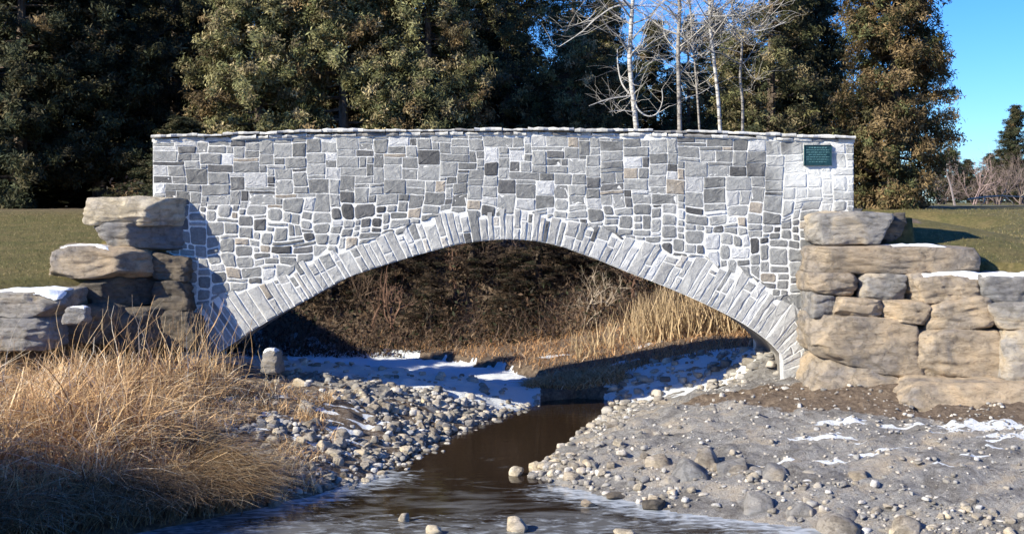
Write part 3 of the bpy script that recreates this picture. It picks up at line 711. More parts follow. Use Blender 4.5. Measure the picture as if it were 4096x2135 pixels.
B([(262, 351), (275, 352), (279, 374), (258, 374)], -.1, .7, G_, 'snow crusted stone at the left foot of the arch', 'stones by the arch', pw=3.2, snow=(262, 275, .55))

# stream and bank stones --------------------------------------------
def pebble_mesh(seed, n=5):
    rs = np.random.default_rng(seed); U, Fc = (CS5 if n == 5 else CS3); s = (np.abs(U)**2.6).sum(1)**(1 / 2.6); P = U / s[:, None]
    P = P * np.array([1, rs.uniform(.6, 1.0), rs.uniform(.4, .8)])
    for k in range(13):
        nn = rs.normal(size=3); nn /= np.linalg.norm(nn); pr = P @ nn; lim = pr.max() * rs.uniform(.5, .85); P -= nn * (np.maximum(pr - lim, 0))[:, None]
    P *= (1 + .05 * vnoise(P[:, 0] * 2.5 + seed, P[:, 1] * 2.5, P[:, 2] * 2.5))[:, None]
    return P, Fc
PEB = [pebble_mesh(i) for i in range(12)]; PEB3 = [pebble_mesh(i, 3) for i in range(12)]
def stone_obj(i, name='stone', mat=None):
    P, Fc = PEB[i]; me = PMESH.get((i, mat.name))
    if me is None:
        o = mesh_obj(name, P, Fc, mat, None, None, False); PMESH[(i, mat.name)] = o.data; return o
    o = bpy.data.objects.new(name, me); COL.objects.link(o); return o
PMESH = {}
def block_mesh(seed):
    rs = np.random.default_rng(seed + 50); U, Fc = CS5; s = (np.abs(U)**14).sum(1)**(1 / 14); P = U / s[:, None] * np.array([1, rs.uniform(.7, 1), rs.uniform(.65, .9)])
    for k in range(7):
        nn = rs.normal(size=3); nn[2] = abs(nn[2]); nn /= np.linalg.norm(nn); pr = P @ nn; P -= nn * (np.maximum(pr - pr.max() * rs.uniform(.6, .85), 0))[:, None]
    return P * .8 * (1 + .06 * vnoise(P[:, 0] * 2 + seed, P[:, 1] * 2, P[:, 2] * 2))[:, None], Fc
PEB += [block_mesh(i) for i in range(12)]; CS5_ = CS5; CS5 = CS3; PEB3 += [block_mesh(i) for i in range(12)]; CS5 = CS5_
def single(px, py, rpx, label, i=0, mat=None, z=0.0, flat=1.0, rz=None):
    d = (ZC - z) * F / (py - HY); x = (px - 512) / F * d; y = d - D0; r = rpx / F * d
    o = stone_obj(i, 'stone', mat or M['stone']); o.location = (x, y, z + r * .25); r *= 1.4; o.scale = (r, r * .9, r * 1.1 * flat); o.rotation_euler = (0, 0, rz if rz is not None else px)
    tag(o, label, 'stone', 'stones standing in the water')
K2 = M['boulder_cream']
single(405.5, 520, 5.5, 'small pale stone alone in the water, nearest the ice on the shaded side', 1, K2)
single(433, 533, 8, 'flat pale stone at the bottom picture edge, in the water', 2, K2)
single(518, 529, 13, 'largest white stone in the stream, with a ragged top', 3, K2)
single(625, 535, 9, 'pale stone just breaking the water at the bottom edge, near the ice shelf', 4, K2)
single(518, 474, 6.5, 'small stone in the water off the gravel point', 5, K2)
single(536, 470, 10, 'biggest pale stone on the tip of the gravel point', 6, K2)
single(588, 505, 7, 'flat brown stone at the edge of the ice shelf', 7, T_, flat=.6)
single(655, 508, 14, 'dark low rock frozen into the ice shelf', 8, D_, flat=.4)
single(616, 497, 9, 'thin dark stone lying on the ice shelf', 9, D_, flat=.35)

# embedded blocks low on the right bank
blocks = [(694, 478, 10), (706, 462, 8), (722, 484, 8), (735, 470, 9), (757, 489, 11), (772, 497, 12), (785, 484, 12), (790, 508, 11), (806, 492, 13), (818, 505, 13), (833, 517, 11), (806, 517, 9), (778, 478, 9), (748, 476, 9), (760, 508, 9),
          (845, 499, 10), (660, 468, 8), (675, 487, 7), (640, 480, 7), (838, 530, 10), (858, 523, 8), (828, 484, 9), (990, 520, 12), (1010, 508, 10), (960, 528, 12), (905, 528, 10), (930, 522, 8), (980, 532, 9), (870, 480, 8), (700, 494, 7)]
for k, (px, py, r) in enumerate(blocks):
    d = (ZC) * F / (py - HY)
    for it in range(6):
        x = (px - 512) / F * d; z = float(gheight(np.array([x]), np.array([d - D0]))[0]); d = (ZC - max(z, 0)) * F / (py - HY)
    rr = r / F * d; o = stone_obj(12 + k % 12, 'bank_stone', (M['boulder_gray'], M['stone'], M['boulder_gray'])[k % 3]); o.location = (x, d - D0, z + rr * .28); rr *= 2.1 if k < 22 else 1.6; o.scale = (rr * 1.0, rr, rr * .95); o.rotation_euler = (.3 * math.sin(k), .3 * math.cos(k * 2), k)
    tag(o, 'fist to head sized angular stone bedded in the frozen gravel of the sunny bank', 'stone', 'angular stones bedded in the sunny bank')

def scatter():
    rs = np.random.default_rng(5); items = []
    def region(poly, n, r0, r1, dens=None, tone='light'):
        P = np.array(poly); lo, hi = P.min(0), P.max(0); c = 0; tries = 0
        while c < n and tries < n * 30:
            tries += 1
            x, y = rs.uniform(lo[0], hi[0]), rs.uniform(lo[1], hi[1]); _, ins, _ = polydist(np.array([x]), np.array([y]), poly)
            if not ins[0]: continue
            if dens and rs.uniform() > dens(x, y): continue
            r = r0 * (r1 / r0)**(rs.uniform()**1.9); items.append((x, y, r, tone)); c += 1
    left = [(-5.0, 1.0), (-.6, 1.5), (-.5, .8), (-1.4, -1.4), (-1.85, -3.2), (-2.5, -4.8), (-3.4, -6.4), (-4.9, -6.0), (-5.3, -3.2), (-5.0, -1.2)]
    region(left, 1750, .025, .15, lambda x, y: np.clip(.4 + 1.5 * float(fbm(x * 1.3, y * 1.3, 8)) + .3 * (x + 3.0), .04, 1))
    region([(-5.2, -2.8), (-3.4, -3.4), (-2.7, -5.2), (-3.5, -6.6), (-4.9, -6.6), (-5.2, -5.0)], 420, .03, .13)
    under_l = [(-5.0, 0), (-.6, 0), (.3, 1.6), (.5, 3.2), (-1, 4.2), (-5.2, 4.6)]
    region(under_l, 240, .04, .15)
    under_r = [(1.9, 1.2), (5.4, .2), (5.6, 4), (3.5, 5), (2.3, 3.6)]
    region(under_r, 380, .05, .18)
    shore_r = [(1.75, .8), (1.15, -1.3), (.6, -3.1), (.3, -4.7), (1.2, -5.7), (2.4, -6.9), (4.6, -8.0), (6.6, -9.2), (7.4, -8.6), (5.2, -6.9), (2.6, -5.2), (1.8, -3.2), (2.4, -1), (3.2, .3)]
    region(shore_r, 900, .02, .11, lambda x, y: .5 + float(fbm(x, y, 2)))
    region([(.25, -4.6), (.6, -3.3), (1.0, -3.6), (1.4, -5.0), (1.2, -5.6)], 110, .05, .13)
    slope_r = [(2, .6), (5.3, .2), (9, -2.5), (12, -4.5), (12, -9), (7, -9), (2.6, -6.8), (1, -4.6), (1.2, -2)]
    region(slope_r, 2300, .012, .05); region(slope_r, 300, .04, .085)
    sh = [(.74, 3.1), (-.39, .9), (-1.27, -1.3), (-1.73, -3.1), (-2.37, -4.7), (-2.9, -5.6)]
    for k in range(160):
        q = rs.uniform(0, len(sh) - 1.001); i = int(q); f = q - i; x = sh[i][0] * (1 - f) + sh[i + 1][0] * f + rs.normal() * .12; y = sh[i][1] * (1 - f) + sh[i + 1][1] * f + rs.normal() * .1
        items.append((x, y, rs.uniform(.03, .1), 'light'))
    X = np.array([a[0] for a in items]); Y = np.array([a[1] for a in items]); Z = gheight(X, Y)
    _, wat, _ = polydist(X, Y, STREAM)
    app = np.array([a[2] for a in items]) / (Y + D0); app = np.where((Y > .5), app * .6, app)
    order = np.argsort(-app); big = set(order[:262].tolist())
    mats_ = [M['stone'], M['boulder_cream'], M['boulder_gray'], M['stone']]
    V = []; Fc = []; C = []; n = 0; rnd = random.Random(3)
    for i, (x, y, r, tone) in enumerate(items):
        z = max(Z[i], -.02) if wat[i] else Z[i]
        k = rnd.randrange(24); rot = rnd.uniform(0, 6.28)
        if i in big:
            o = stone_obj(k, 'bank_stone', mats_[rnd.randrange(4)]); o.location = (x, y, z + r * .18); o.scale = (r * rnd.uniform(.9, 1.3), r, r * rnd.uniform(.75, 1.0)); o.rotation_euler = (rnd.uniform(-.4, .4), rnd.uniform(-.4, .4), rot)
            if x < .8: tag(o, 'loose pale fieldstone lying in the rubble on the shaded grass side of the stream', 'stone', 'loose stones on the rubble bank')
            else: tag(o, 'loose stone on the sunny gravel bank beside the stream', 'stone', 'loose stones on the gravel bank')
        else:
            P, Fq = PEB3[k]; c_, s_ = math.cos(rot), math.sin(rot); S = P * (r * rnd.uniform(.8, 1.3), r, r * rnd.uniform(.6, 1.0))
            Q = np.stack([S[:, 0] * c_ - S[:, 1] * s_ + x, S[:, 0] * s_ + S[:, 1] * c_ + y, S[:, 2] + z + r * .2], 1)
            V.append(Q); Fc.append(Fq + n); n += len(Q); g = rnd.uniform(.4, 1.0) if rnd.random() < .75 else rnd.uniform(.95, 1.25); wm = rnd.uniform(.0, .16)
            C.append(np.repeat([[g, g * (.97 - wm * .6), g * (.92 - wm * 1.3)]], len(Q), 0))
    o = mesh_obj('rubble', np.concatenate(V), np.concatenate(Fc), M['rubble'], None, np.concatenate(C), False)
    tag(o, 'small angular rubble and pebbles covering both banks of the stream', 'rubble', None, 'stuff')
scatter()

# ------------------------------------------------------------------ dry grass and reeds
def blades(name, base, hgt, bend, wid, col, label, cat, segs=4, droop=None, seed=1, parent=None):
    """base Nx3, hgt N, bend N (how far the tip leans, as a share of height), wid N, col Nx3"""
    rs = np.random.default_rng(seed); n = len(base); az = rs.uniform(0, 2 * np.pi, n) if droop is None else droop
    dx, dy = np.cos(az), np.sin(az); fa = rs.uniform(0, np.pi, n); wx, wy = np.cos(fa), np.sin(fa)
    V = np.zeros((n, (segs + 1) * 2, 3)); k1 = rs.uniform(-.14, .14, (n, 2))
    for i in range(segs + 1):
        t = i / segs; lean = bend * t**1.8; up = t * (1 - .38 * np.minimum(bend, 2.0) * t**2)
        cx = base[:, 0] + dx * lean * hgt + k1[:, 0] * hgt * math.sin(t * 5); cy = base[:, 1] + dy * lean * hgt + k1[:, 1] * hgt * math.sin(t * 4); cz = base[:, 2] + up * hgt
        ww = wid * (1 - .8 * t) * .5
        V[:, 2 * i] = np.stack([cx - wx * ww, cy - wy * ww, cz], 1); V[:, 2 * i + 1] = np.stack([cx + wx * ww, cy + wy * ww, cz + ww * .3], 1)
    m_ = (segs + 1) * 2; b0 = (np.arange(n) * m_)[:, None, None]
    q = np.array([[2 * i, 2 * i + 1, 2 * i + 3, 2 * i + 2] for i in range(segs)])[None]
    Fq = (b0 + q).reshape(-1, 4); C = np.repeat(col, m_, 0)
    o = mesh_obj(name, V.reshape(-1, 3), Fq, M['dry_grass'], parent, C, False)
    return tag(o, label, cat, None, 'stuff') if cat else o
def straw(rs, n, lo=.35):
    base = np.array([(.74, .5, .27), (.58, .37, .19), (.84, .64, .4), (.24, .14, .075), (.9, .78, .6)]); k = rs.choice(5, n, p=[.33, .27, .16, .16, .08]); return base[k] * rs.uniform(.7, 1.25, n)[:, None]
def left_grass():
    rs = np.random.default_rng(11)
    poly = [(-16, -10.2), (-10, -10.4), (-7.3, -9.2), (-5.6, -8.1), (-4.6, -6.9), (-4.9, -6.0), (-5.1, -5.1), (-5.3, -3.6), (-5.5, -1.9), (-5.6, -.9), (-6.4, -1.3), (-8, -2.4), (-10, -4.0), (-16, -6)]
    # tussocks: blades fan out of each centre
    c = rs.uniform((-13.5, -10.3), (-3.4, -.8), (1500, 2)); d, ins, _ = polydist(c[:, 0], c[:, 1], poly); c = c[ins]; d = d[ins]; k = rs.uniform(size=len(c)) < .93; c = c[k]; d = d[k]
    tall = rs.uniform(.5, 1.4, len(c)) * (.6 + .4 * sstep(0, 1.4, d)) * (1 + .25 * fbm(c[:, 0], c[:, 1], 3)); tone = rs.uniform(.7, 1.25, len(c)); dirn = rs.uniform(-3.14, 3.14, len(c))
    N_ = 40000; i = rs.integers(0, len(c), N_); off = rs.normal(0, .13, (N_, 2)); b = c[i] + off; z = np.maximum(gheight(b[:, 0], b[:, 1]), .0)
    az = np.where(rs.uniform(size=N_) < .5, np.arctan2(off[:, 1], off[:, 0]), dirn[i]) + rs.normal(0, .6, N_)
    blades('dry_grass', np.stack([b[:, 0], b[:, 1], z - .03], 1), tall[i] * rs.uniform(.35, 1.1, N_), rs.uniform(.05, 1.5, N_), rs.uniform(.014, .038, N_), straw(rs, N_) * tone[i][:, None], 'tangled mass of dead tan grass spilling over the shaded bank', 'grass', 6, az, 2)
    # unseen tall reeds added past the picture edge to shade grass and ice
    n = 14000; cx = np.minimum(rs.normal(-8.6, .8, n), -7.2); cy = rs.normal(-10.2, .6, n); blades('dry_reeds', np.stack([cx, cy, np.maximum(gheight(cx, cy), 0)], 1), rs.uniform(1.4, 2.8, n), rs.uniform(.05, .5, n), rs.uniform(.02, .045, n), straw(rs, n) * .8, 'dense reed bed continuing beyond the picture edge on the shaded bank', 'reeds', 5, None, 13)
    # tall thin reed stalks standing above the mass
    n = 170; k = rs.choice(4, n, p=[.3, .3, .25, .15]); cx = np.array([-6.1, -7.1, -5.5, -8.8])[k] + rs.normal(0, .35, n); cy = np.array([-3.0, -3.4, -2.2, -4.6])[k] + rs.normal(0, .35, n)
    z = gheight(cx, cy); h = rs.uniform(1.0, 2.0, n); blades('dry_reeds', np.stack([cx, cy, z], 1), h, rs.uniform(.05, .45, n), rs.uniform(.014, .026, n), straw(rs, n) * .8, 'tall dead reed stalks standing above the tan grass', 'reeds', 7, rs.normal(.4, 1.1, n), 3)
    n = 5200; cx = rs.uniform(-5.4, -3.0, n); cy = rs.uniform(-6.4, -.8, n); kp = fbm(cx * 1.4, cy * 1.4, 12) > .12; cx, cy = cx[kp], cy[kp]; n = len(cx)
    blades('dry_grass', np.stack([cx, cy, gheight(cx, cy)], 1), rs.uniform(.12, .42, n), rs.uniform(.3, 1.7, n), rs.uniform(.01, .022, n), straw(rs, n), 'sparse dead tufts between the loose stones of the rubble bank', 'grass', 4, None, 15)
    # overhanging tussock fringe at the ice edge, leaning outwards; straw darkened as shade
    N_ = 9000; q = rs.uniform(0, 5.999, N_); E = np.array([(-11, -10.8), (-8.6, -10.1), (-6.9, -8.9), (-5.4, -7.75), (-4.5, -7.0), (-4.15, -6.6), (-4.6, -5.9)]); i = q.astype(int); f = (q - i)[:, None]
    b = E[i] * (1 - f) + E[i + 1] * f + rs.normal(0, .22, (N_, 2)); z = np.maximum(gheight(b[:, 0], b[:, 1]), .02)
    blades('dry_grass', np.stack([b[:, 0], b[:, 1], z + .05], 1), rs.uniform(.3, .85, N_), rs.uniform(.7, 1.7, N_), rs.uniform(.008, .02, N_), straw(rs, N_) * .5, 'fringe of brown grass drooping from the bank over the ice', 'grass', 5, rs.normal(-.7, .6, N_), 5)
left_grass()
def lawn_blades():
    rs = np.random.default_rng(17); n = 60000; sd_ = rs.uniform(size=n) < .5; y = -6 + 22 * rs.uniform(size=n)**1.6; x = np.where(sd_, rs.uniform(-17, -8.6, n), rs.uniform(8.6, 17, n))
    P = [(a, b) for a, b, c in LOW]; W = [c for a, b, c in LOW]; dl, il, wl = polydist(x, y, P, True, W); kp = ~il & (dl > wl * .9) & ~((x > 0) & (y > 2) & (x < 11)); x, y = x[kp], y[kp]; n = len(x)
    pal = np.array([(.2, .18, .075), (.27, .22, .1), (.38, .3, .16), (.14, .14, .055)])
    blades('lawn_grass', np.stack([x, y, gheight(x, y) - .01], 1), rs.uniform(.03, .09, n), rs.uniform(.2, 1.4, n), rs.uniform(.008, .016, n), pal[rs.choice(4, n)] * rs.uniform(.7, 1.2, n)[:, None], 'short faded winter turf on the lawns beside the bridge', 'grass', 2, None, 18)
lawn_blades()
def back_growth():
    rs = np.random.default_rng(21)
    # tan reeds behind the right half of the arch
    N_ = 5200; x = rs.uniform(1.6, 9, N_); y = rs.uniform(7.8, 10.4, N_); keep = (rs.uniform(0, 1, N_) < np.clip((x - 2.8) / 2.2, .1, 1)) ; x, y = x[keep], y[keep]; n = len(x)
    z = gheight(x, y); hh = np.clip(.45 + (x - 2.2) * .2, .4, 1.15) * (.6 + .8 * (fbm(x * 1.5, y * 1.5, 2) > -.15)); blades('dry_reeds', np.stack([x, y, z], 1), hh * rs.uniform(.6, 1.2, n), rs.uniform(0, .2, n), rs.uniform(.02, .05, n), np.array([(.56, .42, .26)]) * rs.uniform(.35, 1.3, n)[:, None], 'sunlit stand of pale tan reeds seen through the arch', 'reeds', 3, None, 6)
    # low brown sedge on the flat behind the bridge
    N_ = 16000; x = rs.uniform(-9, 8, N_); y = rs.uniform(4.2, 13.5, N_); _, i2, _ = polydist(x, y, POOL); keep = ~i2 & ((x > .5) | (y > 8)); x, y = x[keep], y[keep]; n = len(x)
    blades('sedge', np.stack([x, y, gheight(x, y)], 1), rs.uniform(.08, .3, n), rs.uniform(.3, 1.6, n), rs.uniform(.012, .03, n), straw(rs, n) * np.array([.7, .6, .55]), 'low matted brown sedge on the flat ground beyond the arch', 'grass', 3, None, 7)
    n = 5000; x = rs.uniform(.3, 2.6, n); y = rs.uniform(3.5, 5.5, n); blades('sedge', np.stack([x, y, gheight(x, y) - .02], 1), rs.uniform(.1, .35, n), rs.uniform(.4, 1.7, n), rs.uniform(.014, .03, n), straw(rs, n) * .8, 'brown sedge hanging over the water where the stream leaves the arch', 'grass', 3, None, 27)
    # brushwood on the rear bank, shade worked into its dark browns
    N_ = 10000; x = rs.uniform(-10, 9, N_); y = rs.uniform(11.3, 18, N_); z = gheight(x, y); c = np.array([(.13, .09, .065)]) * rs.uniform(.3, 2.2, N_)[:, None]**1.3
    blades('brushwood', np.stack([x, y, z], 1), rs.uniform(.3, 1.5, N_), rs.uniform(.1, 1.3, N_), rs.uniform(.008, .022, N_), c, 'tangle of dark brown brushwood on the shaded bank behind the arch', 'brushwood', 6, None, 8)
back_growth()
def leaf_quads(cent, size, nrm, col, name, mat, parent=None, asp=.45, seed=0):
    rs = np.random.default_rng(seed); n = len(cent); a = rs.normal(size=(n, 3)); a -= nrm * (a * nrm).sum(1)[:, None]; a /= np.linalg.norm(a, axis=1)[:, None] + 1e-9; b = np.cross(nrm, a)
    s = size[:, None]; fold = nrm * s * .15
    V = np.stack([cent - a * s, cent - b * s * asp + fold, cent + a * s, cent + b * s * asp + fold], 1).reshape(-1, 3)
    return mesh_obj(name, V, np.arange(n * 4).reshape(-1, 4), mat, parent, np.repeat(col, 4, 0), False)
def litter():
    rs = np.random.default_rng(31); n = 26000; x = rs.uniform(-12, 10, n); y = 11.2 + 9 * rs.uniform(0, 1, n)**1.1; z = gheight(x, y) + rs.uniform(0, 1.0, n)**2 * 1.3
    nr = rs.normal(size=(n, 3)) + np.array([0, -.4, .5]); nr /= np.linalg.norm(nr, axis=1)[:, None]; base = np.array([(.07, .04, .024), (.03, .025, .018), (.12, .075, .045), (.03, .034, .016)])  # near-black leaf tones carry the shade of this bank
    c = base[rs.choice(4, n)] * rs.uniform(.5, 1.3, n)[:, None]
    o = leaf_quads(np.stack([x, y, z], 1), rs.uniform(.04, .1, n), nr, c, 'undergrowth', M['foliage']); tag(o, 'dark leafy undergrowth and dead leaves on the bank below the trees', 'undergrowth', None, 'stuff')
litter()

# ------------------------------------------------------------------ trees
def cedar_meshes(seed, H, Rm, prof, base_col, rust, nbr=230, leaf=.17, dens=1.0, gap=.0):
    rs = np.random.default_rng(seed); tr = MB(); P = []; NR = []; S = []; C = []
    lean = rs.normal(0, .015, 2); tp = [(lean[0] * h * H, lean[1] * h * H, h * H) for h in np.linspace(0, 1, 12)]
    tr.tube(tp, .02 * H, .01, (1, 1, 1), 8)
    for b in range(nbr):
        h = .012 + .968 * (b + rs.uniform()) / nbr; az = rs.uniform(0, 2 * np.pi); 
        lob = 1 + .16 * float(vnoise(math.cos(az) * 1.6 + seed, math.sin(az) * 1.6, h * 5))
        r = Rm * prof(h) * lob * rs.uniform(.75, 1.12); up = rs.uniform(.1, .6) if h > .07 else rs.uniform(-.25, .15)
        if gap and float(vnoise(math.cos(az) * 1.3 + seed * 3, math.sin(az) * 1.3, h * 4)) < -gap: continue
        p0 = np.array([0, 0, h * H]); p1 = np.array([math.cos(az) * r, math.sin(az) * r, h * H + up * r * .5])
        mid = (p0 + p1) / 2 + np.array([0, 0, -.12 * r]); 
        if b % 2 == 0: tr.tube([p0, mid, p1 * .96 + p0 * .04], .006 * H * (1 - h) + .012, .006, (1, 1, 1), 4)
        ncl = max(3, int((2 + r * 3.2) * dens)); rusty = rs.uniform() < rust
        for k in range(ncl):
            t = rs.uniform(.22, 1.0)**.7; c = (1 - t)**2 * p0 + 2 * t * (1 - t) * mid + t * t * p1; c = c + rs.normal(0, .16, 3) * (.6 + .5 * t)
            m_ = int(rs.integers(36, 60)); q = rs.normal(0, 1, (m_, 3)) * np.array([.125, .125, .095]); cc = c + q
            out_ = np.array([math.cos(az), math.sin(az), .55]); nr = rs.normal(0, .75, (m_, 3)) + out_ * .9; nr /= np.linalg.norm(nr, axis=1)[:, None]
            tone = rs.uniform(.4, 1.6); col = np.array(base_col[rs.integers(len(base_col))]) * tone
            if rusty and rs.uniform() < .7: col = np.array((.2, .14, .07)) * tone
            P.append(cc); NR.append(nr); S.append(rs.uniform(.4, 1.0, m_) * leaf * .74); C.append(np.clip(col * rs.uniform(.7, 1.3, (m_, 1)), 0, 1))
    return tr, np.concatenate(P), np.concatenate(NR), np.concatenate(S), np.concatenate(C)
columnar = lambda h: (min(1, .75 + h * 2.2) * (1 - max(0, h - .35) / .65)**.6) if h < 1 else .05
broad = lambda h: min(1, .8 + h * 1.6) * (1 - max(0, h - .3) / .7)**.75 if h < 1 else .05
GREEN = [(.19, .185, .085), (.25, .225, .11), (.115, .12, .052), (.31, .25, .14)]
SHADE_GREEN = [(.05, .058, .03), (.075, .075, .038), (.035, .042, .022), (.11, .095, .05)]  # shade of the left trees put into darker leaf greens
RUST = [(.12, .105, .045), (.095, .1, .042), (.15, .11, .055), (.17, .115, .055)]
BROWN = [(.075, .052, .036), (.04, .032, .024), (.12, .085, .055), (.035, .036, .02)]  # dark browns hold the shade of the bank behind the arch
PROT = {}
def cedar(kind, x, y, s, rz, label, sxy=1.0):
    z = float(gheight(np.array([x]), np.array([y]))[0]) - .1
    if kind not in PROT:
        a = dict(lit=(41, 13, 2.6, broad, GREEN, .10, 330, .16, 1.2, .75), lit2=(42, 12, 2.3, broad, GREEN, .2, 320, .16, 1.2, .7), dark=(43, 14, 2.9, broad, SHADE_GREEN, .05, 320, .17, 1.05, .6), rust=(44, 13.5, 2.15, columnar, RUST, .3, 360, .15, 1.3, .9), brush=(46, 13, 2.9, broad, BROWN, .0, 190, .15, .6, .5), thin=(45, 13, 2.4, broad, SHADE_GREEN + GREEN, .08, 250, .15, .95, .32))[kind]
        tr, P, NR, S, C = cedar_meshes(*a)
        e = empty('cedar_tree', (x, y, z), label, 'tree', 'evergreen cedars behind the bridge')
        t = tr.build('trunk', M['bark'], e); c = leaf_quads(P, S, NR, C, 'crown', M['foliage'], e, .27, a[0]); PROT[kind] = (t, c)
    else:
        e = empty('cedar_tree', (x, y, z), label, 'tree', 'evergreen cedars behind the bridge')
        for ch in PROT[kind]:
            c = ch.copy(); COL.objects.link(c); c.parent = e
    e.rotation_euler = (0, 0, rz); e.scale = (s * sxy, s * sxy, s)
    return e
def X_(px, Y): return (px - 512) / F * (Y + D0)
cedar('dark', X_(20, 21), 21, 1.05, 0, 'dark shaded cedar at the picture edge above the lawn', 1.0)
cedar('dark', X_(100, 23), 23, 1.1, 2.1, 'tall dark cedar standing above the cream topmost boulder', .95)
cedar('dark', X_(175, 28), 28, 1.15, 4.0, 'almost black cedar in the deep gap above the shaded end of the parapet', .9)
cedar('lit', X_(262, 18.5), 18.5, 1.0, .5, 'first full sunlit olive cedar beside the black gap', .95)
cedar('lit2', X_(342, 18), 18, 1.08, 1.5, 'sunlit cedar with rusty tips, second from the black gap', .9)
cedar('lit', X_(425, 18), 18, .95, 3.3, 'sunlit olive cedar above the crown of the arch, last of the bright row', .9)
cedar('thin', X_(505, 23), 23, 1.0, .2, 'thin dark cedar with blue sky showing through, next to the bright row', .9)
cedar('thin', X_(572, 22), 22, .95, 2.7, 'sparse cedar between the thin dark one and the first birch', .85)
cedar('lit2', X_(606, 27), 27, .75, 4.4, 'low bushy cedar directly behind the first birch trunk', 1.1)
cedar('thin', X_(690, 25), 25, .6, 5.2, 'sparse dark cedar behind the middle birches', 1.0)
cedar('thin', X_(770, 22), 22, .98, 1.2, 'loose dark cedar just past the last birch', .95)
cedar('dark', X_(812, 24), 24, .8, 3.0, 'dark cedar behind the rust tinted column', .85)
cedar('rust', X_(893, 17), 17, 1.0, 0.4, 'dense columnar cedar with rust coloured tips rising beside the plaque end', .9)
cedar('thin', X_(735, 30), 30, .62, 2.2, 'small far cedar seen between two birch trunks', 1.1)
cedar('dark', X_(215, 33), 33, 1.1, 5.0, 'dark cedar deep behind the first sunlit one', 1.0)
cedar('dark', X_(655, 32), 32, .62, .9, 'short dark cedar far behind the birches', 1.3)
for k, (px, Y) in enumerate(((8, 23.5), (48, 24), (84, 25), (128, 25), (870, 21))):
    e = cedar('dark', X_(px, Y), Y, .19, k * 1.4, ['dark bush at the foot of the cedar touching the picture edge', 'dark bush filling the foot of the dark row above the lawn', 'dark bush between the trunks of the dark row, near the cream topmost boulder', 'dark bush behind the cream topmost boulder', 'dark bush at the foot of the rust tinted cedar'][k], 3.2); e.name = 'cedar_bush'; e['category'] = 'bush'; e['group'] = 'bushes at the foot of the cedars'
# trees beyond the left picture edge which shade the dark group
for k, (x, y, s) in enumerate(((-29, 22, 1.3), (-24.5, 27, 1.3))):
    cedar('dark', x, y, s, k * 1.7, 'tall cedar in the row that continues past the dark picture edge', 1.15)

def curve_pts(pts, Y, jy=0, n=6):
    P = np.array([at(a / 2.5156, b / 2.5156, Y) for a, b in pts]); Q = []
    m_ = (len(P) - 1) * n
    for i in range(m_ + 1): Q.append(cr(P, i / n))
    Q = np.array(Q); Q[:, 1] += jy * np.linspace(0, 1, len(Q)); return Q
def birch(Y, trunk, rads, brs, label, seed, twigs=60, tall=14.0):
    rs = np.random.default_rng(seed); T = curve_pts(trunk, Y); z0 = float(gheight(np.array([T[0, 0]]), np.array([Y]))[0]) - .1
    T = np.vstack([[T[0, 0], Y, z0], T]); top = T[-1]; dirn = (T[-1] - T[-3]) / np.linalg.norm(T[-1] - T[-3])
    ext = [top + dirn * k + np.array([rs.normal(0, .08), rs.normal(0, .08), 0]) for k in np.linspace(.5, max(1, tall - (top[2] - z0)), 7)]
    T = np.vstack([T, ext]); org = T[0].copy()
    e = empty('birch_tree', org, label, 'tree', 'bare birches behind the bridge')
    tm = MB(); tm.tube(T - org, rads[0], rads[1], (1, 1, 1), 8); tm.build('trunk', M['birch' if seed in (51, 53) else 'birch_gray'], e, True)
    bm = MB(); tips = []
    for pts, r, jy in brs:
        Q = curve_pts(pts, Y, jy) - org; bm.tube(Q, r * .72, r * .28, (.5, .47, .43), 5); tips.append((Q, r * .5))
    for k in range(12):   # higher limbs, mostly above the frame
        h = rs.uniform(.4, .95); p = T[int(h * (len(T) - 1))] - org; az = rs.uniform(0, 6.28); L = rs.uniform(1.2, 2.6); Q = [p]
        for i in range(5): Q.append(Q[-1] + np.array([math.cos(az), math.sin(az), .5 + .15 * i]) * L / 5 + rs.normal(0, .06, 3))
        bm.tube(Q, rads[1] * .6, .006, (.36, .33, .3), 4); tips.append((np.array(Q), rads[1] * .5))
    for k in range(twigs * 4):
        Q, r = tips[rs.integers(len(tips))]; p = Q[rs.integers(1, len(Q))]; az = rs.uniform(0, 6.28); L = rs.uniform(.4, 1.5); up = rs.uniform(-.3, 1.0); W = [p]
        for i in range(4): W.append(W[-1] + np.array([math.cos(az), math.sin(az) * .7, up + rs.normal(0, .25)]) * L / 4 + rs.normal(0, .04, 3))
        g = rs.uniform(.25, .6); bm.tube(W, rs.uniform(.005, .011), .003, (g * .8, g * .74, g * .68), 3)
    bm.build('branches', M['twig'], e)
birch(13, [(1602, 330), (1592, 240), (1584, 150), (1588, 60), (1592, 0)], (.085, .05),
      [([(1590, 243), (1566, 210), (1556, 165), (1555, 120)], .04, .3), ([(1590, 240), (1530, 250), (1480, 268)], .035, -.4), ([(1594, 245), (1605, 275), (1628, 292), (1652, 285), (1664, 255), (1662, 225)], .04, -.3),
       ([(1598, 282), (1560, 278), (1530, 283)], .025, -.3), ([(1590, 12), (1545, 18), (1500, 48), (1460, 85), (1405, 122)], .045, -.5), ([(1590, 14), (1650, 14)], .03, .2), ([(1500, 48), (1460, 58), (1430, 66)], .02, 0), ([(1595, 200), (1620, 170), (1660, 140)], .02, .3)],
      'birch nearest the arch crown, white trunk with a curling low branch', 51, 75)
birch(15, [(1710, 330), (1708, 220), (1706, 120), (1710, 30), (1708, 0)], (.075, .05), [([(1708, 190), (1735, 150), (1745, 100)], .025, .3), ([(1706, 130), (1675, 90), (1668, 40)], .025, .3), ([(1708, 250), (1760, 235), (1790, 215)], .02, 0), ([(1704, 60), (1680, 30)], .02, 0)],
      'thick greyish birch with the straightest trunk, between the two white ones', 52, 75)
